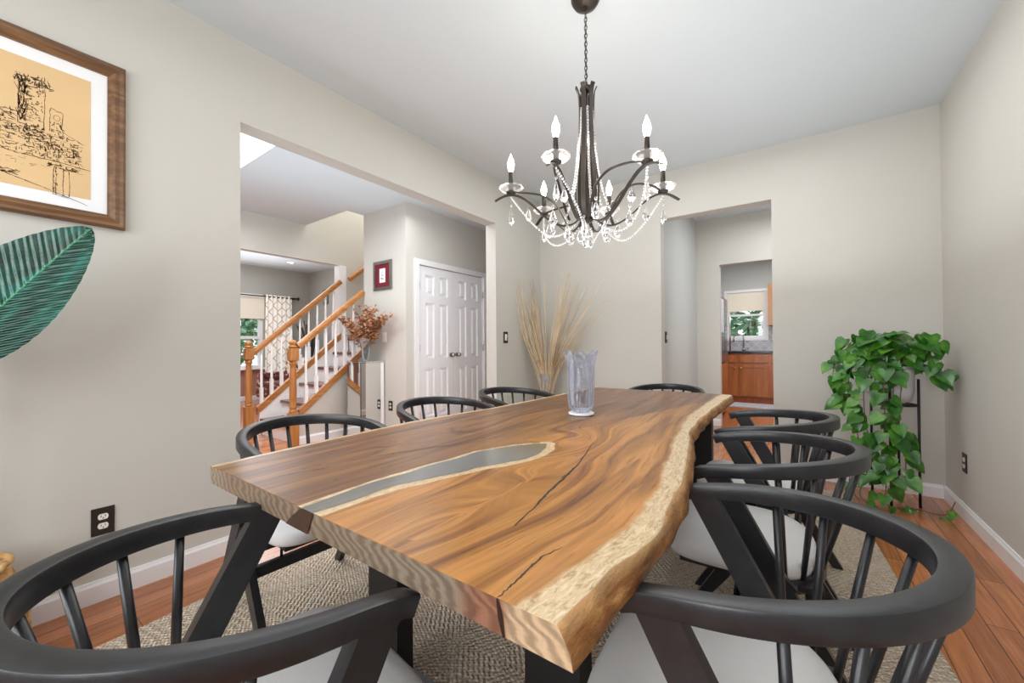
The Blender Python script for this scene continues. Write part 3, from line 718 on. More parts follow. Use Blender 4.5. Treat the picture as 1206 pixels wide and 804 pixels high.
def cabinet(x0, x1, label, hinge):
    o = empty('kitchen_cabinet', ((x0+x1)/2, 8.45, 0), label, 'cabinet', 'base cabinets under the kitchen window'); w = (x1-x0)/2
    B().box((-w, 0, .1), (w, .58, .895)).box((-w, .05, 0), (w, .58, .1)).build('carcass', 'cab', o)
    d = B(); d.box((-w+.02, -.02, .73), (w-.02, 0, .87), .004); dr = d.build('drawer_front', 'cab', o)
    b = B(); a, z0, z1, r = w-.02, .12, .70, .055
    b.box((-a, -.02, z0), (-a+r, 0, z1)); b.box((a-r, -.02, z0), (a, 0, z1)); b.box((-a+r, -.02, z0), (a-r, 0, z0+r)); b.box((-a+r, -.02, z1-r), (a-r, 0, z1)); b.box((-a+r, -.01, z0+r), (a-r, 0, z1-r))
    dd = b.build('door', 'cab', o)
    B().sphere((hinge*(a-.03), -.035, z1-.07), .018, 12, 8).tube([(hinge*(a-.03), -.02, z1-.07), (hinge*(a-.03), -.035, z1-.07)], .006, 8).build('knob', 'brass', dd)
cabinet(-1.16, -.88, 'narrow maple base cabinet with round brass knob left of the sink cabinet', 1)
cabinet(-.88, -.385, 'wide maple base cabinet below the kitchen faucet', -1)
cabinet(-.385, .2, 'maple base cabinet right of the sink cabinet, half hidden by the doorway', 1)
tag(B().box((-1.75, 8.42, .9), (.9, KB-.014, .94), .004).build('countertop', 'granite'), 'dark granite kitchen counter under the window', 'countertop')
f_ = empty('faucet', (-.83, 8.9, .94), 'tall gooseneck kitchen faucet', 'faucet')
B().tube([(0, 0, 0), (0, 0, .05)], .025, 14).build('base', 'nickel', f_)
pts = [(0, 0, .05), (0, 0, .24)]+[(-.085+.085*math.cos(a*PI/10), 0, .24+.085*math.sin(a*PI/10)) for a in range(1, 11)]+[(-.17, 0, .17)]
B().tube(pts, .011, 10).build('spout', 'nickel', f_); B().tube([(0.02, 0, .03), (.08, 0, .05)], .008, 8).build('lever', 'nickel', f_)
b = B(); uo = empty('wall_cabinet', (0, 0, 0), 'maple wall cabinet right of the kitchen window', 'cabinet')
B().box((-.42, 8.72, 1.41), (.2, KB, 2.18)).build('carcass', 'cabup', uo)
b.box((-.42, 8.70, 1.42), (-.36, 8.72, 2.17)); b.box((.13, 8.70, 1.42), (.19, 8.72, 2.17)); b.box((-.36, 8.70, 1.42), (.13, 8.72, 1.48)); b.box((-.36, 8.70, 2.11), (.13, 8.72, 2.17)); b.box((-.36, 8.71, 1.48), (.13, 8.72, 2.11)); b.build('door', 'cabup', uo)
device('wall_outlet', 'tan outlet plate on the tile backsplash right of the faucet', 'outlet', (-.34, KB-.012, 1.2), 0, 'white')
fr = empty('refrigerator', (-1.3, 6.75, 0), 'dark refrigerator at the left edge of the kitchen', 'refrigerator')
B().box((-.4, -.45, .03), (.36, .42, 1.78), .01).build('body', 'granite', fr); B().box((.36, -.45, .06), (.41, .42, .78), .008).build('freezer_drawer', 'cab', fr); B().box((.36, -.45, .8), (.41, .42, 1.78), .008).build('door', 'steel', fr)  # maple on the freezer drawer stands in for reflected wood cabinets
B().tube([(.45, .36, .95), (.45, .36, 1.5)], .012, 8).build('handle', 'nickel', fr)
tw = B(); n = 10
for j in range(n):
    for i in range(6):
        pass
tag(B().box((-.887, 6.4, 1.25), (-.882, 6.72, 1.74)).build('fridge_papers', 'tank'), 'pale papers pinned to the refrigerator door', 'papers')  # loose papers on the refrigerator door, no calendar
o = tag(B().box((-1.05, 7.75, 0), (-.25, 8.3, .012), .004).build('kitchen_mat', 'tank'), 'white floor mat in front of the sink cabinet', 'mat')

# ------------------------------------------------------------------ outside
struct('ground_outside', B().box((-30, -14, -.5), (14, 26, -.3)), 'lawn')
def tree(loc, h, r, label, n=1500):
    o = empty('garden_tree', loc, label, 'tree', 'trees outside the windows'); B().tube([(0, 0, -.3), (0, 0, h*.45)], .1, 8).build('trunk', 'bark', o)
    b = B()
    for i in range(n):
        th = random.uniform(0, 2*PI); ph = math.acos(random.uniform(-1, 1)); q = r*random.uniform(.5, 1)
        p = Vector((q*math.sin(ph)*math.cos(th), q*math.sin(ph)*math.sin(th), h*.5+q*math.cos(ph)*h*.4/r))
        leaf(b, p, (random.uniform(-1, 1), random.uniform(-1, 1), random.uniform(-1, .5)), (random.uniform(-1, 1), random.uniform(-1, 1), 1), r*.14, r*.11, heart=False)
    b.build('crown', 'tree', o, fix=False)
tree((-11.6, 3.6, 0), 3.4, 1.3, 'leafy green tree outside the family room window')
tree((-.9, 11.6, 0), 3.6, 1.25, 'leafy green tree outside the kitchen window')
# ------------------------------------------------------------------ rug
o = B().box((-1.28, -1.75, 0), (1.28, 1.75, .010), .004).build('area_rug', 'rug', loc=(-.875, 1.86, 0)); o.rotation_euler = (0, 0, math.radians(4))
tag(o, 'beige grey woven rug with raised diamond pattern under the dining table', 'rug')

# ------------------------------------------------------------------ dining table
def interp(L, y):
    if y <= L[0][1]: return L[0][0]
    for (x0, a), (x1, c_) in zip(L, L[1:]):
        if y <= c_:
            f = (y-a)/(c_-a); f = f*f*(3-2*f)*.5+f*.5; return x0+(x1-x0)*f
    return L[-1][0]
TOPR = [(-.227, .399), (-.216, .533), (-.195, .676), (-.214, .909), (-.24, 1.12), (-.29, 1.396), (-.328, 1.609), (-.341, 1.896), (-.34, 2.273), (-.331, 2.829)]
BOTR = [(-.209, .399), (-.198, .536), (-.190, .69), (-.196, .905), (-.222, 1.123), (-.262, 1.335), (-.308, 1.597), (-.325, 1.8), (-.33, 2.2), (-.32, 2.829)]
SAPB = [(-.285, .405), (-.273, .468), (-.257, .547), (-.242, .726), (-.252, .919), (-.29, 1.12), (-.345, 1.44), (-.395, 1.915), (-.393, 2.829)]
LEFT = [(-1.288, .4), (-1.305, .6), (-1.319, .792), (-1.329, 1.102), (-1.30, 1.4), (-1.269, 1.6), (-1.25, 2.1), (-1.232, 2.8)]
RIVL = [(-.802, .40), (-.809, .472), (-.81, .573), (-.80, .716), (-.786, .827), (-.785, .91), (-.757, .97), (-.735, 1.03), (-.70, 1.09), (-.665, 1.11)]
RIVR = [(-.755, .40), (-.755, .49), (-.752, .569), (-.723, .662), (-.685, .78), (-.645, .87), (-.625, .938), (-.62, 1.0), (-.63, 1.06), (-.655, 1.11)]
TY0, TY1, TZ, TB = .40, 2.81, .76, .715
tb = empty('dining_table', (0, 0, 0), 'long live edge acacia slab table with grey resin inlay on black steel legs', 'dining table')
bm = bmesh.new(); NX, NY = 130, 240
tw = bm.verts.layers.float_vector.new('tw'); tz = bm.verts.layers.float.new('tz')
def wig(y, s, ph): return .0025*math.sin(y*s+ph)+.0012*math.sin(y*s*2.7+ph*2)
def rvx(y):
    return interp(RIVL, y), interp(RIVR, y)
def fill(v, x, y):
    xr, xl = interp(TOPR, y), interp(LEFT, y); rl, rr = rvx(min(y, 1.11))
    cx, cy = (rl+rr)/2, y
    # grain warp: follow right edge on the right, straight on the left, swirl round the river end
    f = max(0, min(1, (x-xl)/(xr-xl)))
    wx = x-(xr+.28)*f**1.5*.9-.02*math.sin(y*2.1+x*3)
    dx, dy = x+.62, y-1.16; r2 = dx*dx*7+dy*dy*2.2
    wx += .10*math.exp(-r2*6)*math.sin(3+9*math.sqrt(r2+.001)); wy = y+.35*math.exp(-r2*5)
    dx, dy = x+1.05, y-.95; r2 = dx*dx*26+dy*dy*2.; wx += .05*math.exp(-r2*2)*math.cos(7*math.sqrt(r2+.002))*(1 if dx > 0 else -1)
    dx, dy = x+.52, y-.72; r2 = dx*dx*20+dy*dy*4; wx += .035*math.exp(-r2*2)*math.cos(6*math.sqrt(r2+.002))*(1 if dx > 0 else -1)
    sb = interp(SAPB, y); s = .5+(x-sb)*9 if x > -.6 else 0
    s = max(s, .5+(.02-(x-xl))*22)
    if y < 1.2:
        d = min(abs(x-rl), abs(x-rr)) if not rl < x < rr else 0
        wd = .026 if x > rr else .014
        if y > 1.11: d = math.hypot(x+.66, y-1.11); wd = .03
        s = max(s, .5+(wd-d)*26)
    v[tw] = Vector((wx, wy, max(0, min(1, s))))
    z = (1 if x < (rl if y < 1.12 else -.74+.25*(y-1.12)) else 0)*.75+max(0, (y-1.25))*.38
    v[tz] = min(1, z)
top = []
ys = [TY0+(TY1-TY0)*(j/NY)**1.25 for j in range(NY+1)]
for y in ys:
    xl, xr = interp(LEFT, y), interp(TOPR, y)+wig(y, 19, 1); row = []
    for i in range(NX+1):
        x = xl+(xr-xl)*i/NX
        v = bm.verts.new((x, y+.012*math.sin((x+.8)*5)*(1 if y > 2 else 0), TZ)); fill(v, x, y); row.append(v)
    top.append(row)
for j in range(NY):
    for i in range(NX): f = bm.faces.new([top[j][i], top[j][i+1], top[j+1][i+1], top[j+1][i]]); f.material_index = 0; f.smooth = True
# bottom and sides
rings = []
def side_row(j, right):
    y = ys[j]; out = []
    for k in (.3, .65, 1):
        if right: a, c_ = interp(TOPR, y)+wig(y, 19, 1), interp(BOTR, y)+wig(y, 13, 3); x = a+(c_-a)*k+.004*math.sin(k*PI)+.0012*math.sin(y*40+k*9)
        else: a = interp(LEFT, y); x = a+.004*k+.003*math.sin(y*23+k*5)
        v = bm.verts.new((x, top[j][0].co.y if not right else top[j][-1].co.y, TZ+(TB-TZ)*k)); v[tw] = Vector((x, y, 1)); out.append(v)
    return out
R_ = [[top[j][-1]]+side_row(j, True) for j in range(NY+1)]; L_ = [[top[j][0]]+side_row(j, False) for j in range(NY+1)]
for j in range(NY):
    for k in range(3):
        f = bm.faces.new([R_[j][k], R_[j][k+1], R_[j+1][k+1], R_[j+1][k]]); f.material_index = 1; f.smooth = True
        f = bm.faces.new([L_[j+1][k], L_[j+1][k+1], L_[j][k+1], L_[j][k]]); f.material_index = 1; f.smooth = True
    f = bm.faces.new([L_[j][3], L_[j+1][3], R_[j+1][3], R_[j][3]]); f.material_index = 2
for j, rev in ((0, False), (NY, True)):
    loop = top[j]+R_[j][1:]+L_[j][1:][::-1]
    f = bm.faces.new(loop if rev else loop[::-1]); f.material_index = 2
bmesh.ops.recalc_face_normals(bm, faces=bm.faces)
me = bpy.data.meshes.new('tabletop'); bm.to_mesh(me); bm.free()
for m in ('slab', 'liveedge', 'endgrain'): me.materials.append(M[m])
o = bpy.data.objects.new('tabletop', me); COL.objects.link(o); o.parent = tb
b = B(); ny = 44; rows = []
for j in range(ny+1):
    y = .399+(1.11-.399)*j/ny; a, c_ = rvx(y); a += .003*math.sin(y*31); c_ += .004*math.sin(y*27+1)
    rows.append([b.bm.verts.new((a, y, TZ+.0006)), b.bm.verts.new((c_, y, TZ+.0006))])
for j in range(ny): b._f([rows[j][0], rows[j][1], rows[j+1][1], rows[j+1][0]])
b.build('resin_inlay', 'resin', tb)
b = B(); b.poly([(-.802, .398, TZ), (-.755, .398, TZ), (-.775, .397, TB+.001), (-.862, .397, TB+.001), (-.845, .398, TB+.016)]); b.build('resin_end', 'resinend', tb)
def crack(L, w0, nm='crack_line'):
    b = B(); P = []
    for (x0, y0), (x1, y1) in zip(L, L[1:]):
        for k in range(8): P.append((x0+(x1-x0)*k/8, y0+(y1-y0)*k/8))
    P.append(L[-1]); prev = None
    for i, (x, y) in enumerate(P):
        q = i/(len(P)-1); w = w0*(.35+.65*math.sin(PI*min(1, q*1.02)))*(.6+.8*random.random()); x += random.uniform(-.0015, .0015)
        cur = (b.bm.verts.new((x-w, y, TZ+.0005)), b.bm.verts.new((x+w, y, TZ+.0005)))
        if prev: b._f([prev[0], prev[1], cur[1], cur[0]])
        prev = cur
    return b.build(nm, 'crack', tb)
crack([(-.542, 1.212), (-.478, .966), (-.461, .869), (-.442, .752), (-.43, .697), (-.409, .577)], .003)
crack([(-.311, .400), (-.312, .432), (-.315, .475), (-.316, .514), (-.305, .559)], .0014)
crack([(-1.014, .643), (-.983, .748), (-.93, .878), (-.881, .984)], .002)
b = B(); b.poly([(-.3125, .3985, TZ), (-.3095, .3985, TZ), (-.304, .3985, TZ-.015), (-.302, .3985, TZ-.022), (-.299, .3985, TB), (-.303, .3985, TB), (-.31, .3985, TZ-.022)]); b.build('end_crack', 'crack', tb)
for y in (.80, 2.42):
    for s_, (xa, xb) in ((-1, (-1.12, -.98)), (1, (-.52, -.38))):
        b = B(); c_ = (xa+xb)/2; b.box((xa, y-.03, .06), (xb, y+.03, TB-.006)); b.build('leg', 'blackm', tb)
    B().box((-1.16, y-.04, 0.0105), (-.34, y+.04, .07)).build('floor_bar', 'blackm', tb)
    B().box((-1.14, y-.05, TB-.008), (-.38, y+.05, TB-.0005)).build('mounting_plate', 'blackm', tb)

# ------------------------------------------------------------------ chairs
def chair_proto():
    o = empty('dining_chair', (0, 0, 0), '', 'chair', 'black spindle back chairs round the table')
    W, WT, A, BB = .276, .272, .121, .327; hw = .018
    P = []
    def rz(v): return .703+.064*max(0, min(1, (A-v)/(A+BB)))**.6
    W2, WT2, B2 = W-hw, WT-hw, BB-hw
    for k in range(6): q = k/6; P.append((-(WT2+(W2-WT2)*q), A*(1-q)))
    for k in range(73): a = -PI/2+PI*k/72; P.append((W2*math.sin(a), -B2*math.cos(a)))
    for k in range(1, 7): q = k/6; P.append(((W2+(WT2-W2)*q), A*q))
    pts = [(u, v, rz(v)) for u, v in P]
    def prof(i):
        u, v = P[i]; q = max(0, min(1, (A-v)/(A+BB))); h = .033+.012*q; w = hw*(.92+.1*q); c_ = .005
        if i in (0, len(P)-1): w -= .003; c_ = .004
        return [(-w, -c_), (-w+c_*.3, -c_*.3), (-w+c_, 0), (w-c_, 0), (w-c_*.3, -c_*.3), (w, -c_), (w, -h+c_), (w-c_*.3, -h+c_*.3), (w-c_, -h), (-w+c_, -h), (-w+c_*.3, -h+c_*.3), (-w, -h+c_)]
    ar = B().sweep(pts, prof, smooth=False).build('arm_rail', 'black', o)
    for p_ in ar.data.polygons: p_.use_smooth = len(p_.vertices) == 4
    ar.data.set_sharp_from_angle(angle=math.radians(24))
    for s_ in (-1, 1):
        # rear leg slab from arm tip to floor
        b = B(); t0 = Vector((0, .062, .685)); t1 = Vector((0, -.34, 0.012)); hw_ = .031
        b.prism([(.026, .697), (.088, .689), (-.040, .45), (-.312, .012), (-.352, .012), (-.108, .45)], 'X', s_*.268, s_*.24)
        b.build('leg', 'black', o)
        b = B(); b.prism([(-.135, .42), (-.075, .475), (-.035, .41), (.205, .012), (.165, .012)], 'X', s_*.266, s_*.242); b.build('leg', 'black', o)
    B().box((-.242, .0, .262), (.242, .024, .302), .003).build('stretcher', 'black', o)
    B().box((-.242, -.19, .262), (.242, -.166, .302), .003).build('stretcher', 'black', o)
    # bent hoop carrying the seat and the spindles
    H = []
    for k in range(25): a = -PI/2+PI*k/24; H.append((.238*math.sin(a), -.02-.19*math.cos(a), .395))
    B().sweep(H, lambda i: [(-.011, -.017), (.011, -.017), (.011, .017), (-.011, .017)]).build('seat_hoop', 'black', o)
    B().box((-.236, -.03, .38), (.236, .0, .406)).box((-.2, -.2, .388), (.2, .17, .404)).build('seat_frame', 'black', o)
    for x in (-.15, .15): B().tube([(x, .012, .3), (x, .012, .389)], .005, 8).build('bolt', 'black', o)
    for k in range(9):
        a = math.radians(-72+18*k); tu, tv = W2*math.sin(a), -B2*math.cos(a)
        a2 = a*.86; bu, bv = .238*math.sin(a2), -.02-.19*math.cos(a2)
        zt = rz(tv)-.03
        B().tube([(bu, bv, .40), ((bu+tu)/2, (bv+tv)/2, (zt+.40)/2), (tu, tv, zt)], [.007, .0085, .0075], 10).build('spindle', 'black', o)
    # cushion
    b = B(); N = 56
    def outline(k, s):
        a = 2*PI*k/N; c_, s_ = math.cos(a), math.sin(a)
        if s_ > 0: e = .38; x = abs(c_)**e*(1 if c_ > 0 else -1)*.236; y = abs(s_)**e*.215+.0
        else: e = .82; x = abs(c_)**e*(1 if c_ > 0 else -1)*.236; y = -abs(s_)**e*.198
        return x*s, y*s
    rings = []
    for (s, z) in ((.94, .406), (.985, .412), (1.0, .424), (1.0, .438), (.985, .449), (.94, .456), (.8, .4605), (.5, .463), (.2, .464)):
        rings.append([b.bm.verts.new((*outline(k, s), z)) for k in range(N)])
    for i in range(len(rings)-1):
        for k in range(N): b._f([rings[i][k], rings[i][(k+1) % N], rings[i+1][(k+1) % N], rings[i+1][k]], True)
    b._f(rings[0][::-1]); b._f(rings[-1], True); b.build('seat_cushion', 'fabricseat', o)
    return o
ch = chair_proto(); ZR = .0
chairs = [(-.126, .857, 92.86, 'black spindle chair on the right side of the table, nearest the front corner'),
 (-.152, 1.563, 92.8, 'black spindle chair in the middle of the right side of the table'),
 (-.179, 2.185, 90.8, 'right side black spindle chair farthest along toward the back doorway'),
 (-.747, .325, -7.2, 'black spindle chair at the near end of the table, in the left foreground'),
 (-1.567, .856, -92.9, 'black spindle chair on the left side, in front of the staircase'),
 (-1.558, 1.589, -101.8, 'black spindle chair in front of the white closet doors'),
 (-1.544, 2.276, -99.5, 'black spindle chair on the left side of the table nearest the vase of tall reeds'),
 (-.791, 3.004, 181.2, 'black spindle chair at the far end of the table, before the back doorway')]
for i, (x, y, r, lab) in enumerate(chairs):
    o = ch if i == 0 else copy_tree(ch)
    o.location = (x, y, ZR); o.rotation_euler = (0, 0, math.radians(r)); o['label'] = lab

# ------------------------------------------------------------------ table vase + coaster
tag(B().lathe([(.055, 0), (.058, .003), (.058, .009), (.055, .011)], (0, 0, 0), 32).build('coaster', 'coaster', loc=(-.806, 1.67, TZ+.0006)), 'round white coaster under the crystal vase', 'coaster')
n = 48
prof = [(.034, 0), (.05, .012), (.058, .035), (.0605, .07), (.0605, .2), (.063, .225), (.078, .268)]
b = B(); rings = []
def vr(r, z, k, inner):
    a = 2*PI*k/n; rib = 1+(.03*abs(math.sin(8*a+.8*math.sin(z*40))) if not inner else 0)
    zz = z
    if z > .25: zz = z-.012+.026*(1-abs(((k*8/n) % 1)*2-1))
    return (r*rib*math.cos(a), r*rib*math.sin(a), zz)
seq = [(p, False) for p in prof]+[((max(p[0]-.009, .004), max(p[1], .03)), True) for p in prof[::-1][:-1]]
for (r, z), inn in seq: rings.append([b.bm.verts.new(vr(r, z, k, inn)) for k in range(n)])
for i in range(len(rings)-1):
    for k in range(n): b._f([rings[i][k], rings[i][(k+1) % n], rings[i+1][(k+1) % n], rings[i+1][k]], False)
b._f(rings[0][::-1]); b._f(rings[-1])
tag(b.build('crystal_vase', 'vasecry', loc=(-.806, 1.67, TZ+.0125)), 'cut crystal vase with scalloped rim on the table', 'vase')

# ------------------------------------------------------------------ tall reeds in the corner
RX, RY = -2.2, 3.72
tag(open_vase('floor_vase', (RX, RY, 0), [(.05, 0), (.055, .02), (.052, .3), (.058, .6), (.075, .76)]), 'tall clear glass floor vase in the corner of the room', 'vase')
o = empty('dried_reed_bundle', (RX, RY, .03), 'bundle of tall straw coloured dried reeds in the corner vase', 'dried reeds')
for i in range(96):
    right = i % 2; 
    q = random.gauss(.36 if right else -.24, .12)
    if i in (5, 11): q = .62
    ty = random.uniform(-.28, .16); h = random.uniform(1.25, 1.86)-abs(q)*.15
    if i == 5: h = 1.72; ty = .1
    if i == 11: h = 1.5; ty = .12
    bx, by = random.uniform(-.025, .025), random.uniform(-.025, .025)
    P = [(bx-q*.03, by, 0), (bx+q*.05, by+ty*.05, .5), (q*.22, ty*.22, .8), (q*.55, ty*.55, .8+(h-.8)*.5), (q, ty, h)]
    P = [(max(p[0], -.2), min(p[1], .22), p[2]) for p in P]
    B().tube(P, [.004, .004, .0036, .003, .0018], 5).build('reed', 'reedgrey' if random.random() < .2 else 'reed', o)

# ------------------------------------------------------------------ basket with big-leaf plant
bk = empty('woven_basket', (-2.225, -.04, 0), 'tan woven seagrass basket on the floor by the left wall', 'basket')
b = B(); nr, nk = 44, 112; rings = []
for j in range(nr+1):
    z = .34*j/nr; base = .172+.022*math.sin(PI*min(1, z/.22)) if z < .11 else .142+.052*(1-((z-.11)/.23)**2) 
    rings.append([b.bm.verts.new(((base+.006*math.sin(k*2*PI/nk*28+(PI if (j//4) % 2 else 0)))*math.cos(k*2*PI/nk), (base+.006*math.sin(k*2*PI/nk*28+(PI if (j//4) % 2 else 0)))*math.sin(k*2*PI/nk), z-.003*math.cos(j*PI/2))) for k in range(nk)])
for j in range(nr):
    for k in range(nk): b._f([rings[j][k], rings[j][(k+1) % nk], rings[j+1][(k+1) % nk], rings[j+1][k]], True)
b._f(rings[0][::-1]); b.lathe([(.148, .34), (.143, .355), (.135, .34), (.13, .05), (.01, .04)], n=40, cap=False); b.build('body', 'seagrass', bk)
b = B(); P = [((.146+.005*math.cos(k*PI*2/8))*math.cos(k*2*PI/96), (.146+.005*math.cos(k*PI*2/8))*math.sin(k*2*PI/96), .352+.006*math.sin(k*PI*2/8)) for k in range(96)]
b.tube(P, .011, 8, closed=True); b.build('braided_rim', 'seagrass', bk)
pl = empty('bird_of_paradise_plant', (-2.225, -.035, .05), 'large leafed green plant at the left edge, its broad leaf below the sketch', 'potted plant')
B().lathe([(.09, 0), (.12, .2), (.122, .24), (.1, .22), (.01, .22)], n=24, cap=False).build('nursery_pot', 'blackm', pl)
def big_leaf(base, tip, width, nrm, parent):
    base, tip, nrm = Vector(base), Vector(tip), Vector(nrm); d = tip-base; L = d.length; d.normalize(); s_ = d.cross(nrm).normalized(); nn = s_.cross(d)
    bm = bmesh.new(); la = bm.verts.layers.float_vector.new('lf'); nu, nw = 60, 24; V = []
    for i in range(nu+1):
        u = i/nu; w = width*(math.sin(PI*min(1, u*1.0+.0)**.75)**.62 if 0 < u < 1 else 0)
        if u > .9: w *= 1
        row = []
        for j in range(nw+1):
            q = (j/nw-.5)*2
            lift = .22*abs(q)*w-.10*L*(u-.35)**2+.0025*math.sin((u-.12*abs(q))*105)
            v = bm.verts.new(base+d*(u*L+.03*abs(q)*0)+s_*(q*w)+nn*lift); v[la] = Vector((u*L*1.2, q*w*4, 0)); row.append(v)
        V.append(row)
    for i in range(nu):
        for j in range(nw):
            f = bm.faces.new([V[i][j], V[i][j+1], V[i+1][j+1], V[i+1][j]]); f.smooth = True
    me = bpy.data.meshes.new('leaf'); bm.to_mesh(me); bm.free(); me.materials.append(M['bop']); o = bpy.data.objects.new('leaf', me); COL.objects.link(o); o.parent = parent; return o
# the leaf seen in the photograph (plant-local coordinates)
big_leaf((.02, -.0, .98), (.13, .315, 1.475), .135, (1, -.25, .3), pl)
B().tube([(0, 0, .2), (-.01, -.02, .6), (.02, 0, .985)], [.012, .009, .007], 8).build('stalk', 'stem', pl)
for (bx, by, bz), (tx, ty, tz_) in (((-.02, -.1, .9), (.0, -.5, 1.3)), ((.1, -.1, .8), (.45, -.35, 1.05))):
    big_leaf((bx, by, bz), (tx, ty, tz_), .11, (.4, .2, 1), pl); B().tube([(0, 0, .2), (bx*.5, by*.5, .5), (bx, by, bz)], [.012, .009, .007], 8).build('stalk', 'stem', pl)

# ------------------------------------------------------------------ framed sketch
PY0, PY1, PZ0, PZ1 = -.30, .435, 1.60, 2.315
o = empty('framed_sketch', (XL, (PY0+PY1)/2, (PZ0+PZ1)/2), 'large framed ink sketch of a ruined hilltop castle, wide white mat', 'picture')
W_, H_ = (PY1-PY0)/2, (PZ1-PZ0)/2
fp = [(0, .004), (0, .022), (.008, .028), (.02, .024), (.034, .03), (.044, .02), (.05, .014), (.056, .014), (.056, .004)]   # (inward, outward)
b = B(); corners = [(-W_, -H_), (W_, -H_), (W_, H_), (-W_, H_)]
R = []
for (y, z) in corners: R.append([b.bm.verts.new((q[1], y-math.copysign(q[0], y), z-math.copysign(q[0], z))) for q in fp])
for i in range(4):
    for k in range(len(fp)-1): b._f([R[i][k], R[i][k+1], R[(i+1) % 4][k+1], R[(i+1) % 4][k]])
b.build('frame', 'frameY', o)
B().box((.003, -W_+.05, -H_+.05), (.008, W_-.05, H_-.05)).build('mat', 'paper', o)
sy, sz = W_-.106, H_-.106
B().box((.0081, -sy, -sz), (.0095, sy, sz)).build('drawing_sheet', 'tanpaper', o)
b = B()
def stroke(y0, z0, y1, z1, w=.0016):
    w *= .78
    d = Vector((y1-y0, z1-z0)); L = max(d.length, 1e-4); nx, nz = -d.y/L*w, d.x/L*w
    b.poly([(.0099, y0+nx, z0+nz), (.0099, y1+nx*.5, z1+nz*.5), (.0099, y1-nx*.5, z1-nz*.5), (.0099, y0-nx, z0-nz)])
def L2(Y, Z): return Y-(PY0+PY1)/2, Z-(PZ0+PZ1)/2
def scrib(Y0, Z0, Y1, Z1, n, L=.02, vert=.5, w=.0016):
    for i in range(n):
        y, z = L2(random.uniform(Y0, Y1), random.uniform(Z0, Z1)); a = (PI/2 if random.random() < vert else 0)+random.gauss(0, .3); q = random.uniform(.3, 1)*L
        y1, z1 = y+q*math.cos(a), z+q*math.sin(a)
        if abs(y1) < sy-.004 and abs(z1) < sz-.004: stroke(y, z, y1, z1, w*random.uniform(.5, 1.5))
def ln(Y0, Z0, Y1, Z1, w=.0014, seg=6):
    a = L2(Y0, Z0); c_ = L2(Y1, Z1); p = a
    for k in range(1, seg+1):
        q = (a[0]+(c_[0]-a[0])*k/seg+random.gauss(0, .0012), a[1]+(c_[1]-a[1])*k/seg+random.gauss(0, .0012)); stroke(*p, *q, w*random.uniform(.6, 1.3)); p = q
# main tower
scrib(.135, 1.96, .158, 2.115, 90, .03, .85, .002); scrib(.158, 1.97, .2, 2.11, 60, .012, .5); ln(.135, 1.95, .137, 2.12, .002); ln(.2, 1.96, .203, 2.11)
scrib(.125, 2.11, .215, 2.145, 90, .016, .4, .0022); ln(.137, 1.95, .2, 1.945, .002)
# small tower
ln(.215, 1.95, .217, 2.045); ln(.25, 1.94, .25, 2.035); ln(.217, 2.045, .25, 2.035, .002)
P = [L2(.234+.009*math.cos(a*PI/5), 2.01+.011*math.sin(a*PI/5)) for a in range(11)]
for p, q in zip(P, P[1:]): stroke(*p, *q, .001)
scrib(.215, 1.93, .25, 2.0, 30, .012, .6)
# wall and houses
scrib(-.1, 1.86, .12, 2.0, 260, .02, .35, .0018); scrib(.05, 1.83, .30, 1.94, 330, .016, .4, .0016); scrib(.2, 1.86, .3, 1.9, 90, .012, .9, .0018); scrib(.15, 1.9, .2, 1.955, 50, .014, .3, .003)
ln(-.2, 1.93, .03, 2.02); ln(.03, 2.02, .12, 1.97); ln(-.19, 1.845, .33, 1.83, .002, 14); ln(.25, 1.96, .31, 1.93)
# foreground hill and column
ln(-.18, 1.72, .1, 1.76, .002, 8); ln(.08, 1.755, .32, 1.68, .002, 10); scrib(.08, 1.745, .13, 1.765, 40, .014, .1, .002)
for Y in (.225, .232, .252, .268): ln(Y, 1.70, Y, 1.81, .0014)
scrib(.205, 1.805, .285, 1.822, 50, .014, .1, .002); ln(.225, 1.7, .268, 1.695); scrib(.225, 1.7, .235, 1.8, 24, .01, .9); scrib(-.1, 1.78, .3, 1.83, 40, .02, .1, .0007); scrib(.31, 1.675, .325, 1.682, 8, .006)
b.build('ink_drawing', 'ink', o, fix=False)

# ------------------------------------------------------------------ pothos on its stand
SX, SY = .535, 3.70
ps = empty('plant_stand', (SX, SY, 0), 'black metal plant stand in the back right corner', 'plant stand')
R0 = .118
for k in range(4):
    a = math.radians(-18+90*k); B().tube([(R0*math.cos(a), R0*math.sin(a), 0), (R0*math.cos(a), R0*math.sin(a), .84)], .0075, 8).build('leg', 'blackm', ps)
for k in range(2):
    a = math.radians(-18+90*k); B().tube([(R0*math.cos(a), R0*math.sin(a), .665), (-R0*math.cos(a), -R0*math.sin(a), .665)], .006, 8).build('cross_bar', 'blackm', ps)
B().tube([(R0*math.cos(q*PI/12), R0*math.sin(q*PI/12), .665) for q in range(24)], .005, 6, closed=True).build('ring', 'blackm', ps)
pp = empty('potted_pothos', (SX, SY, .673), 'trailing pothos in a pale round pot on the black stand', 'potted plant')
B().lathe([(.05, 0), (.085, .02), (.1, .08), (.102, .2), (.1, .25), (.092, .25), (.094, .2), (.09, .18), (.01, .18)], n=32, cap=False).build('pot', 'pot', pp)
B().lathe([(.001, .2), (.09, .195)], n=24, cap=False).build('soil', 'soil', pp)
lv = B(); vn = B()
def wpt(x, y, z): return Vector((x-SX, y-SY, z-.673))
def keep(p, m=.03):
    p.x = min(p.x, XR-.03-SX); p.y = min(p.y, YB-.03-SY); return p
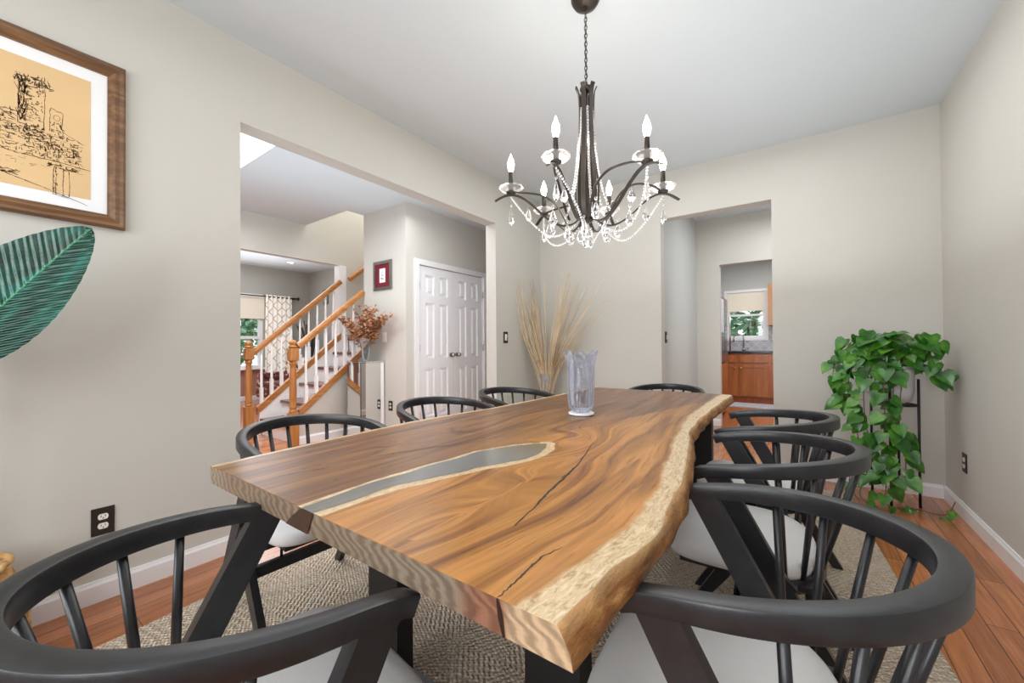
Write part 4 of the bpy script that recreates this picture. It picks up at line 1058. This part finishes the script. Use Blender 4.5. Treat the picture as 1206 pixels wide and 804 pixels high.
def vine(pts, step=.045, size=(.06, .09), seed=0, big=False):
    P = [wpt(*p) for p in pts]; sm = []
    for i in range(len(P)-1):
        p0 = P[max(i-1, 0)]; p1, p2 = P[i], P[i+1]; p3 = P[min(i+2, len(P)-1)]
        for k in range(8):
            t = k/8; sm.append(.5*((2*p1)+(-p0+p2)*t+(2*p0-5*p1+4*p2-p3)*t*t+(-p0+3*p1-3*p2+p3)*t**3))
    sm.append(P[-1]); vn.tube(sm, .0028, 5)
    acc = 0
    for i in range(1, len(sm)):
        acc += (sm[i]-sm[i-1]).length
        if acc > step:
            acc = 0; S = random.uniform(*size)
            out = Vector((random.uniform(-1, 1), random.uniform(-1.2, .3), random.uniform(-.2, .5))).normalized()*random.uniform(.02, .05)
            bp = keep(sm[i]+out); vn.tube([sm[i], sm[i]+out*.5+Vector((0, 0, .008)), bp], .0015, 4)
            d = Vector((out.x*.9, out.y*.6, -random.uniform(.02, .055))).normalized()
            if .0 < bp.x < .14 and -.0 < bp.z < .24 and big is False and i > 2: continue
            nr = Vector((random.uniform(-.5, .5), -.9, random.uniform(.3, 1.2)))
            tip = bp+d*S
            if tip.x > XR-.01-SX or tip.y > YB-.01-SY: d = Vector((-abs(d.x), -abs(d.y), d.z))
            leaf(lv, bp, d, nr, S, S*.86, .25, .15)
vines = [
 [(.50, 3.68, .88), (.42, 3.58, 1.05), (.32, 3.52, 1.0), (.25, 3.5, .8), (.27, 3.5, .6)],
 [(.50, 3.68, .88), (.40, 3.56, 1.0), (.30, 3.5, .9), (.28, 3.48, .7), (.32, 3.48, .5), (.34, 3.48, .35)],
 [(.5, 3.66, .88), (.42, 3.52, .95), (.36, 3.46, .8), (.36, 3.46, .6), (.38, 3.46, .4), (.36, 3.46, .2)],
 [(.52, 3.64, .88), (.48, 3.52, .93), (.45, 3.46, .75), (.46, 3.46, .55), (.44, 3.48, .35), (.46, 3.48, .15), (.44, 3.48, .05)],
 [(.54, 3.64, .88), (.52, 3.54, .9), (.5, 3.5, .7), (.51, 3.5, .5), (.5, 3.5, .3), (.48, 3.5, .15)],
 [(.56, 3.66, .88), (.56, 3.56, .9), (.54, 3.53, .72), (.53, 3.53, .5), (.56, 3.53, .35), (.55, 3.5, .2)],
 [(.5, 3.7, .88), (.42, 3.64, 1.08), (.34, 3.6, 1.12), (.27, 3.56, 1.02), (.21, 3.54, .9), (.2, 3.52, .78)],
 [(.48, 3.7, .88), (.36, 3.66, 1.0), (.26, 3.6, .97), (.2, 3.58, .9)],
 [(.58, 3.7, .9), (.64, 3.66, 1.08), (.70, 3.64, 1.1), (.72, 3.64, 1.0), (.73, 3.62, .88)],
 [(.58, 3.7, .9), (.66, 3.68, 1.0), (.71, 3.66, .92), (.72, 3.64, .83), (.77, 3.66, .9)],
 [(.54, 3.7, .88), (.54, 3.66, 1.08), (.48, 3.62, 1.14)], [(.54, 3.7, .88), (.6, 3.62, 1.05), (.62, 3.58, 1.12)],
 [(.46, 3.7, .88), (.44, 3.62, 1.1), (.38, 3.6, 1.16)],
 [(.44, 3.48, .05), (.52, 3.5, .02), (.60, 3.56, .02), (.70, 3.52, .02), (.75, 3.55, .03), (.79, 3.6, .09)],
 [(.36, 3.46, .2), (.33, 3.46, .08), (.40, 3.42, .03), (.5, 3.4, .02)],
 [(.3, 3.48, .3), (.28, 3.5, .12), (.33, 3.48, .04)],
]
for i, vv in enumerate(vines): vine(vv, .032 if i < 13 else .07, (.062, .105) if i < 13 else (.05, .07))
for i in range(46):
    a = random.uniform(0, 2*PI); bp = wpt(SX+random.uniform(-.2, .12), 3.62+random.uniform(-.12, .08), random.uniform(.9, 1.13))
    if bp.x > -.02 and bp.z < .36: continue
    d = Vector((random.uniform(-1, 1), random.uniform(-1, .1), random.uniform(-.5, .35))).normalized(); S = random.uniform(.09, .14); leaf(lv, keep(bp), d, (random.uniform(-.3, .3), -.5, 1), S, S*.8, .2, .2)
    vn.tube([wpt(SX, SY-.03, .87), (wpt(SX, SY-.03, .87)+bp)/2+Vector((0, 0, .03)), bp], .0015, 4)
lv.build('foliage', 'pothos', pp, fix=False); vn.build('vines', 'vine', pp)

# ------------------------------------------------------------------ chandelier
CX, CY = -.806, 1.752
cd = empty('chandelier', (CX, CY, 0), 'six light bronze chandelier hung with crystal beads above the table', 'chandelier')
B().lathe([(.001, HC-.045), (.02, HC-.045), (.055, HC-.03), (.068, HC-.008), (.068, HC)], n=28, cap=False).build('canopy', 'bronze', cd)
B().tube([(0, 0, HC-.05), (0, 0, HC-.045)], .012, 10).build('loop', 'bronze', cd)
b = B(); z = HC-.05; k = 0
while z > 2.33:
    L = .026; P = [(.007*math.cos(a*PI/5), 0, z-L/2+.5*L*math.sin(a*PI/5)) for a in range(10)]
    if k % 2: P = [(0, p[0], p[2]) for p in P]
    b.tube(P, .0021, 5, closed=True); z -= .0195; k += 1
b.tube([(.0035, .002, HC-.05), (-.003, 0, 2.55), (.002, .003, 2.33)], .0015, 5)
b.build('chain', 'bronze', cd)
def flat(b, path, w=.011, th=.003):
    """ribbon strap: path of 3D points, width tangential"""
    pts = [Vector(p) for p in path]
    sm = []
    for i in range(len(pts)-1):
        p0 = pts[max(i-1, 0)]; p1, p2 = pts[i], pts[i+1]; p3 = pts[min(i+2, len(pts)-1)]
        for k in range(6):
            t = k/6; sm.append(.5*((2*p1)+(-p0+p2)*t+(2*p0-5*p1+4*p2-p3)*t*t+(-p0+3*p1-3*p2+p3)*t**3))
    sm.append(pts[-1]); R = []
    for i, p in enumerate(sm):
        d = (sm[min(i+1, len(sm)-1)]-sm[max(i-1, 0)]).normalized(); rad = Vector((p.x, p.y, 0))
        if rad.length < .005: rad = Vector((1, 0, 0))
        tan = Vector((-rad.y, rad.x, 0)).normalized(); tan = (tan-d*tan.dot(d)).normalized(); nn = d.cross(tan).normalized()
        R.append([b.bm.verts.new(p+tan*a+nn*c_) for a, c_ in ((-w, -th), (w, -th), (w, th), (-w, th))])
    for i in range(len(R)-1):
        for k in range(4): b._f([R[i][k], R[i][(k+1) % 4], R[i+1][(k+1) % 4], R[i+1][k]], False)
    b._f(R[0][::-1]); b._f(R[-1]); return b
def pol(r, a, z): return (r*math.cos(a), r*math.sin(a), z)
def drop(b, c, h, w):
    """faceted pendant"""
    b.lathe([(.0008, h), (w*.35, h*.8), (w*.75, h*.5), (w, h*.28), (w*.6, h*.1), (.0008, 0)], c, 6, smooth=False); return b
def beads(b, path, r, gap=2.1):
    pts = [Vector(p) for p in path]; acc = 0; prev = pts[0]
    for i in range(len(pts)-1):
        seg = pts[i+1]-pts[i]; n_ = max(1, int(seg.length/(r*gap)))
        for k in range(n_): b.sphere(pts[i]+seg*(k/n_), r, 6, 4)
    return b
B().lathe([(.001, 1.66), (.02, 1.662), (.03, 1.675), (.022, 1.7), (.012, 1.72), (.012, 1.9), (.008, 2.3)], n=16).build('center_hub', 'bronze', cd)
B().lathe([(.001, 2.3), (.03, 2.3), (.03, 2.308), (.012, 2.315), (.008, 2.335), (.001, 2.335)], n=16).build('top_cap', 'bronze', cd)
RB = .363
for k in range(6):
    a = math.radians(-84.7+60*k)
    b = B(); flat(b, [pol(.05, a, 2.312), pol(.038, a, 2.28), pol(.034, a, 2.18), pol(.04, a, 2.0), pol(.055, a, 1.84), pol(.05, a, 1.74), pol(.03, a, 1.68)], .0105, .0025); b.build('column_strap', 'bronze', cd)
    b = B(); flat(b, [pol(.03, a, 1.69), pol(.07, a, 1.655), pol(.13, a, 1.65), pol(.2, a, 1.69), pol(.27, a, 1.755), pol(.33, a, 1.792), pol(.385, a, 1.795), pol(.44, a, 1.768)], .008, .003)
    a3 = a-math.radians(34)
    flat(b, [pol(RB-.01, a, 1.812), pol(.30, a-.12, 1.822), pol(.22, a-.30, 1.818), pol(.16, a-.48, 1.775), pol(.12, a3, 1.70), pol(.10, a3, 1.66)], .0055, .0028)
    arm = b.build('arm', 'bronze', cd)
    c_ = pol(RB, a, 0)
    B().lathe([(.001, 1.797), (.01, 1.797), (.024, 1.806), (.024, 1.811), (.008, 1.814), (.008, 1.825)], (c_[0], c_[1], 0), 16).build('candle_cup', 'bronze', arm)
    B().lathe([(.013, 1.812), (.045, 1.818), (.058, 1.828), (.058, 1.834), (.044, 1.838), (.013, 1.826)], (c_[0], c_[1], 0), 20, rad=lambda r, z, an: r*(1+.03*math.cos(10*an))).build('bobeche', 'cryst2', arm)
    B().lathe([(.0115, 1.826), (.0115, 1.905), (.009, 1.908)], (c_[0], c_[1], 0), 14).build('candle_sleeve', 'bronze', arm)
    B().lathe([(.008, 1.905), (.0125, 1.92), (.0165, 1.94), (.0145, 1.957), (.007, 1.976), (.002, 1.992), (.0004, 1.995)], (c_[0], c_[1], 0), 16).build('bulb', 'bulb', arm)
    # drop pendants
    b = B(); drop(b, (c_[0], c_[1], 1.65), .085, .016); b.sphere((c_[0], c_[1], 1.745), .006, 6, 4); b.tube([(c_[0], c_[1], 1.75), (c_[0], c_[1], 1.797)], .0007, 4); b.build('crystal_drop', 'crystal', arm)
    # swag from candle cup to hub underside
    P = [pol(RB-.26*t, a, 1.79-.35*t+.21*t*t*1.3-.0) for t in [q/16 for q in range(17)]]
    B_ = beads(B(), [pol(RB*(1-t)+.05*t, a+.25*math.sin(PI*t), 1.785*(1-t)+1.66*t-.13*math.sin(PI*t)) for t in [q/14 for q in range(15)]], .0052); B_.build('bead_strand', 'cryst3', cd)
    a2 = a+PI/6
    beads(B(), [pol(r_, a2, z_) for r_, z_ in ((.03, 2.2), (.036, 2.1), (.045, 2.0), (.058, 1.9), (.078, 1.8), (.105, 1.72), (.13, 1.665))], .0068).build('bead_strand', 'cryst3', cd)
    c2 = pol(.2, a2, 0); b = B(); drop(b, (c2[0], c2[1], 1.615), .08, .022); b.sphere((c2[0], c2[1], 1.705), .008, 6, 4); b.build('crystal_drop', 'crystal', cd)
    c2 = pol(.10, a+.2, 0); b = B(); drop(b, (c2[0], c2[1], 1.57), .085, .020); b.sphere((c2[0], c2[1], 1.662), .007, 6, 4); b.build('crystal_drop', 'crystal', cd)
    c2 = pol(.28, a+.0, 0); b = B(); drop(b, (c2[0], c2[1], 1.67), .07, .018); b.build('crystal_drop', 'crystal', cd)
b = B(); b.sphere((0, 0, 1.572), .03, 8, 6); b.build('crystal_ball', 'crystal', cd)
b = B(); b.tube([(0, 0, 1.6), (0, 0, 1.662)], .001, 4); b.sphere((0, 0, 1.62), .008, 6, 4); b.build('ball_hanger', 'crystal', cd)

# ------------------------------------------------------------------ lights
def area(name, loc, rot, sx, sy, e, col=(1, 1, 1)):
    l = bpy.data.lights.new(name, 'AREA'); l.shape = 'RECTANGLE'; l.size = sx; l.size_y = sy; l.energy = e; l.color = col
    o = bpy.data.objects.new(name, l); COL.objects.link(o); o.location = loc; o.rotation_euler = rot; return o
D = math.radians
area('window_light_a', (-1.5, YF+.03, 1.5), (D(90), 0, 0), .95, 1.4, 26, (.93, .97, 1))
area('window_light_b', (-.1, YF+.03, 1.5), (D(90), 0, 0), .95, 1.4, 26, (.93, .97, 1))
area('ceiling_bounce', (-.8, .1, 2.6), (D(0), 0, 0), 2.2, 2.4, 9, (.97, .99, 1))
area('ceiling_bounce_far', (-.8, 2.6, 2.68), (D(0), 0, 0), 2.4, 2.0, 18, (.97, .99, 1))
area('up_fill', (-.35, 1.7, 1.5), (D(180), 0, 0), 1.5, 4.0, 19, (.91, .97, 1))  # added lamp in mid-air, brightens the ceiling without a real source
area('skylight_light', (-3.75, .9, HC+.7), (0, 0, 0), 1.3, 1.1, 50, (.95, .98, 1))
area('foyer_up_fill', (-3.6, 1.3, 1.4), (D(180), 0, 0), 1.6, 2.6, 17, (.64, .88, 1))  # added cool lamp facing up, unseen, lifts and neutralises the foyer ceiling
area('foyer_fill', (-3.1, 2.2, 2.6), (0, 0, 0), .9, 1.8, 15, (.97, .98, 1))
area('foyer_fill_far', (-4.6, 1.0, 2.6), (0, 0, 0), 1.2, 1.6, 19, (.97, .98, 1))
area('foyer_side', (-2.62, 2.3, 1.45), (0, D(90), 0), 2.5, 2.4, 12, (.95, .98, 1))
area('stair_light', (-4.95, 4.2, 4.7), (0, 0, 0), .8, 2., 60, (1, .97, .93))
area('family_window_light', (FX+.25, 2.9, 1.3), (0, D(-90), 0), 1.1, 1.2, 14, (.95, .98, 1))
area('family_fill', (-7.3, 2.5, 2.65), (0, 0, 0), 2, 2, 40, (.97, .98, 1))
area('family_up', (-7.3, 2.5, 2.0), (D(180), 0, 0), 2.4, 2.6, 24, (.92, .96, 1))
area('kitchen_fill', (-.3, 7.4, 2.65), (0, 0, 0), 1.2, 1.6, 34, (1, .99, .97))
area('kitchen_front', (-.2, 6.1, 1.6), (D(90), 0, 0), .8, 1.2, 7, (.95, .98, 1))
area('hall_fill', (0, 4.95, 2.65), (0, 0, 0), .9, .9, 15, (.95, .98, 1))
area('hall_front', (.2, 4.3, 1.3), (D(90), 0, 0), 1.2, 1.6, 8, (.95, .98, 1))
for (x, y) in ((CX, CY),):
    l = bpy.data.lights.new('chandelier_glow', 'POINT'); l.energy = 8; l.color = (1, .93, .82); l.shadow_soft_size = .25; o = bpy.data.objects.new('chandelier_glow', l); COL.objects.link(o); o.location = (x, y, 2.05)
w = bpy.data.worlds.new('World'); SC.world = w; w.use_nodes = True; nt = w.node_tree; bg = nt.nodes['Background']
sky = nt.nodes.new('ShaderNodeTexSky'); sky.sky_type = 'HOSEK_WILKIE'; sky.turbidity = 4; sky.sun_direction = Vector((.3, -.4, .8)).normalized()
mixn = nt.nodes.new('ShaderNodeMix'); mixn.data_type = 'RGBA'; mixn.inputs[0].default_value = .6; nt.links.new(sky.outputs[0], mixn.inputs[6]); mixn.inputs[7].default_value = (.9, .95, 1, 1)
nt.links.new(mixn.outputs[2], bg.inputs[0]); bg.inputs[1].default_value = 1.9

# ------------------------------------------------------------------ camera
f, yaw, pit, rol = 468.2, .6207, .0091, -.0066
F = Vector((-math.sin(yaw)*math.cos(pit), math.cos(yaw)*math.cos(pit), math.sin(pit)))
Rv = Vector((math.cos(yaw), math.sin(yaw), 0)); U = Rv.cross(F)
R2 = math.cos(rol)*Rv+math.sin(rol)*U; U2 = -math.sin(rol)*Rv+math.cos(rol)*U
cam = bpy.data.cameras.new('camera'); cam.sensor_width = 36; cam.lens = f/1206*36; cam.clip_start = .02; cam.clip_end = 100
co = bpy.data.objects.new('camera', cam); COL.objects.link(co)
mm = Matrix((R2, U2, -F)).transposed().to_4x4(); mm.translation = Vector((0, 0, 1.08)); co.matrix_world = mm
SC.camera = co
SC.view_settings.view_transform = 'Standard'; SC.view_settings.look = 'None'; SC.view_settings.exposure = 0.3
SC.cycles.max_bounces = 10; SC.cycles.diffuse_bounces = 5; SC.cycles.transmission_bounces = 8; SC.cycles.glossy_bounces = 4
SC.cycles.caustics_reflective = False; SC.cycles.caustics_refractive = False; SC.cycles.sample_clamp_indirect = 4
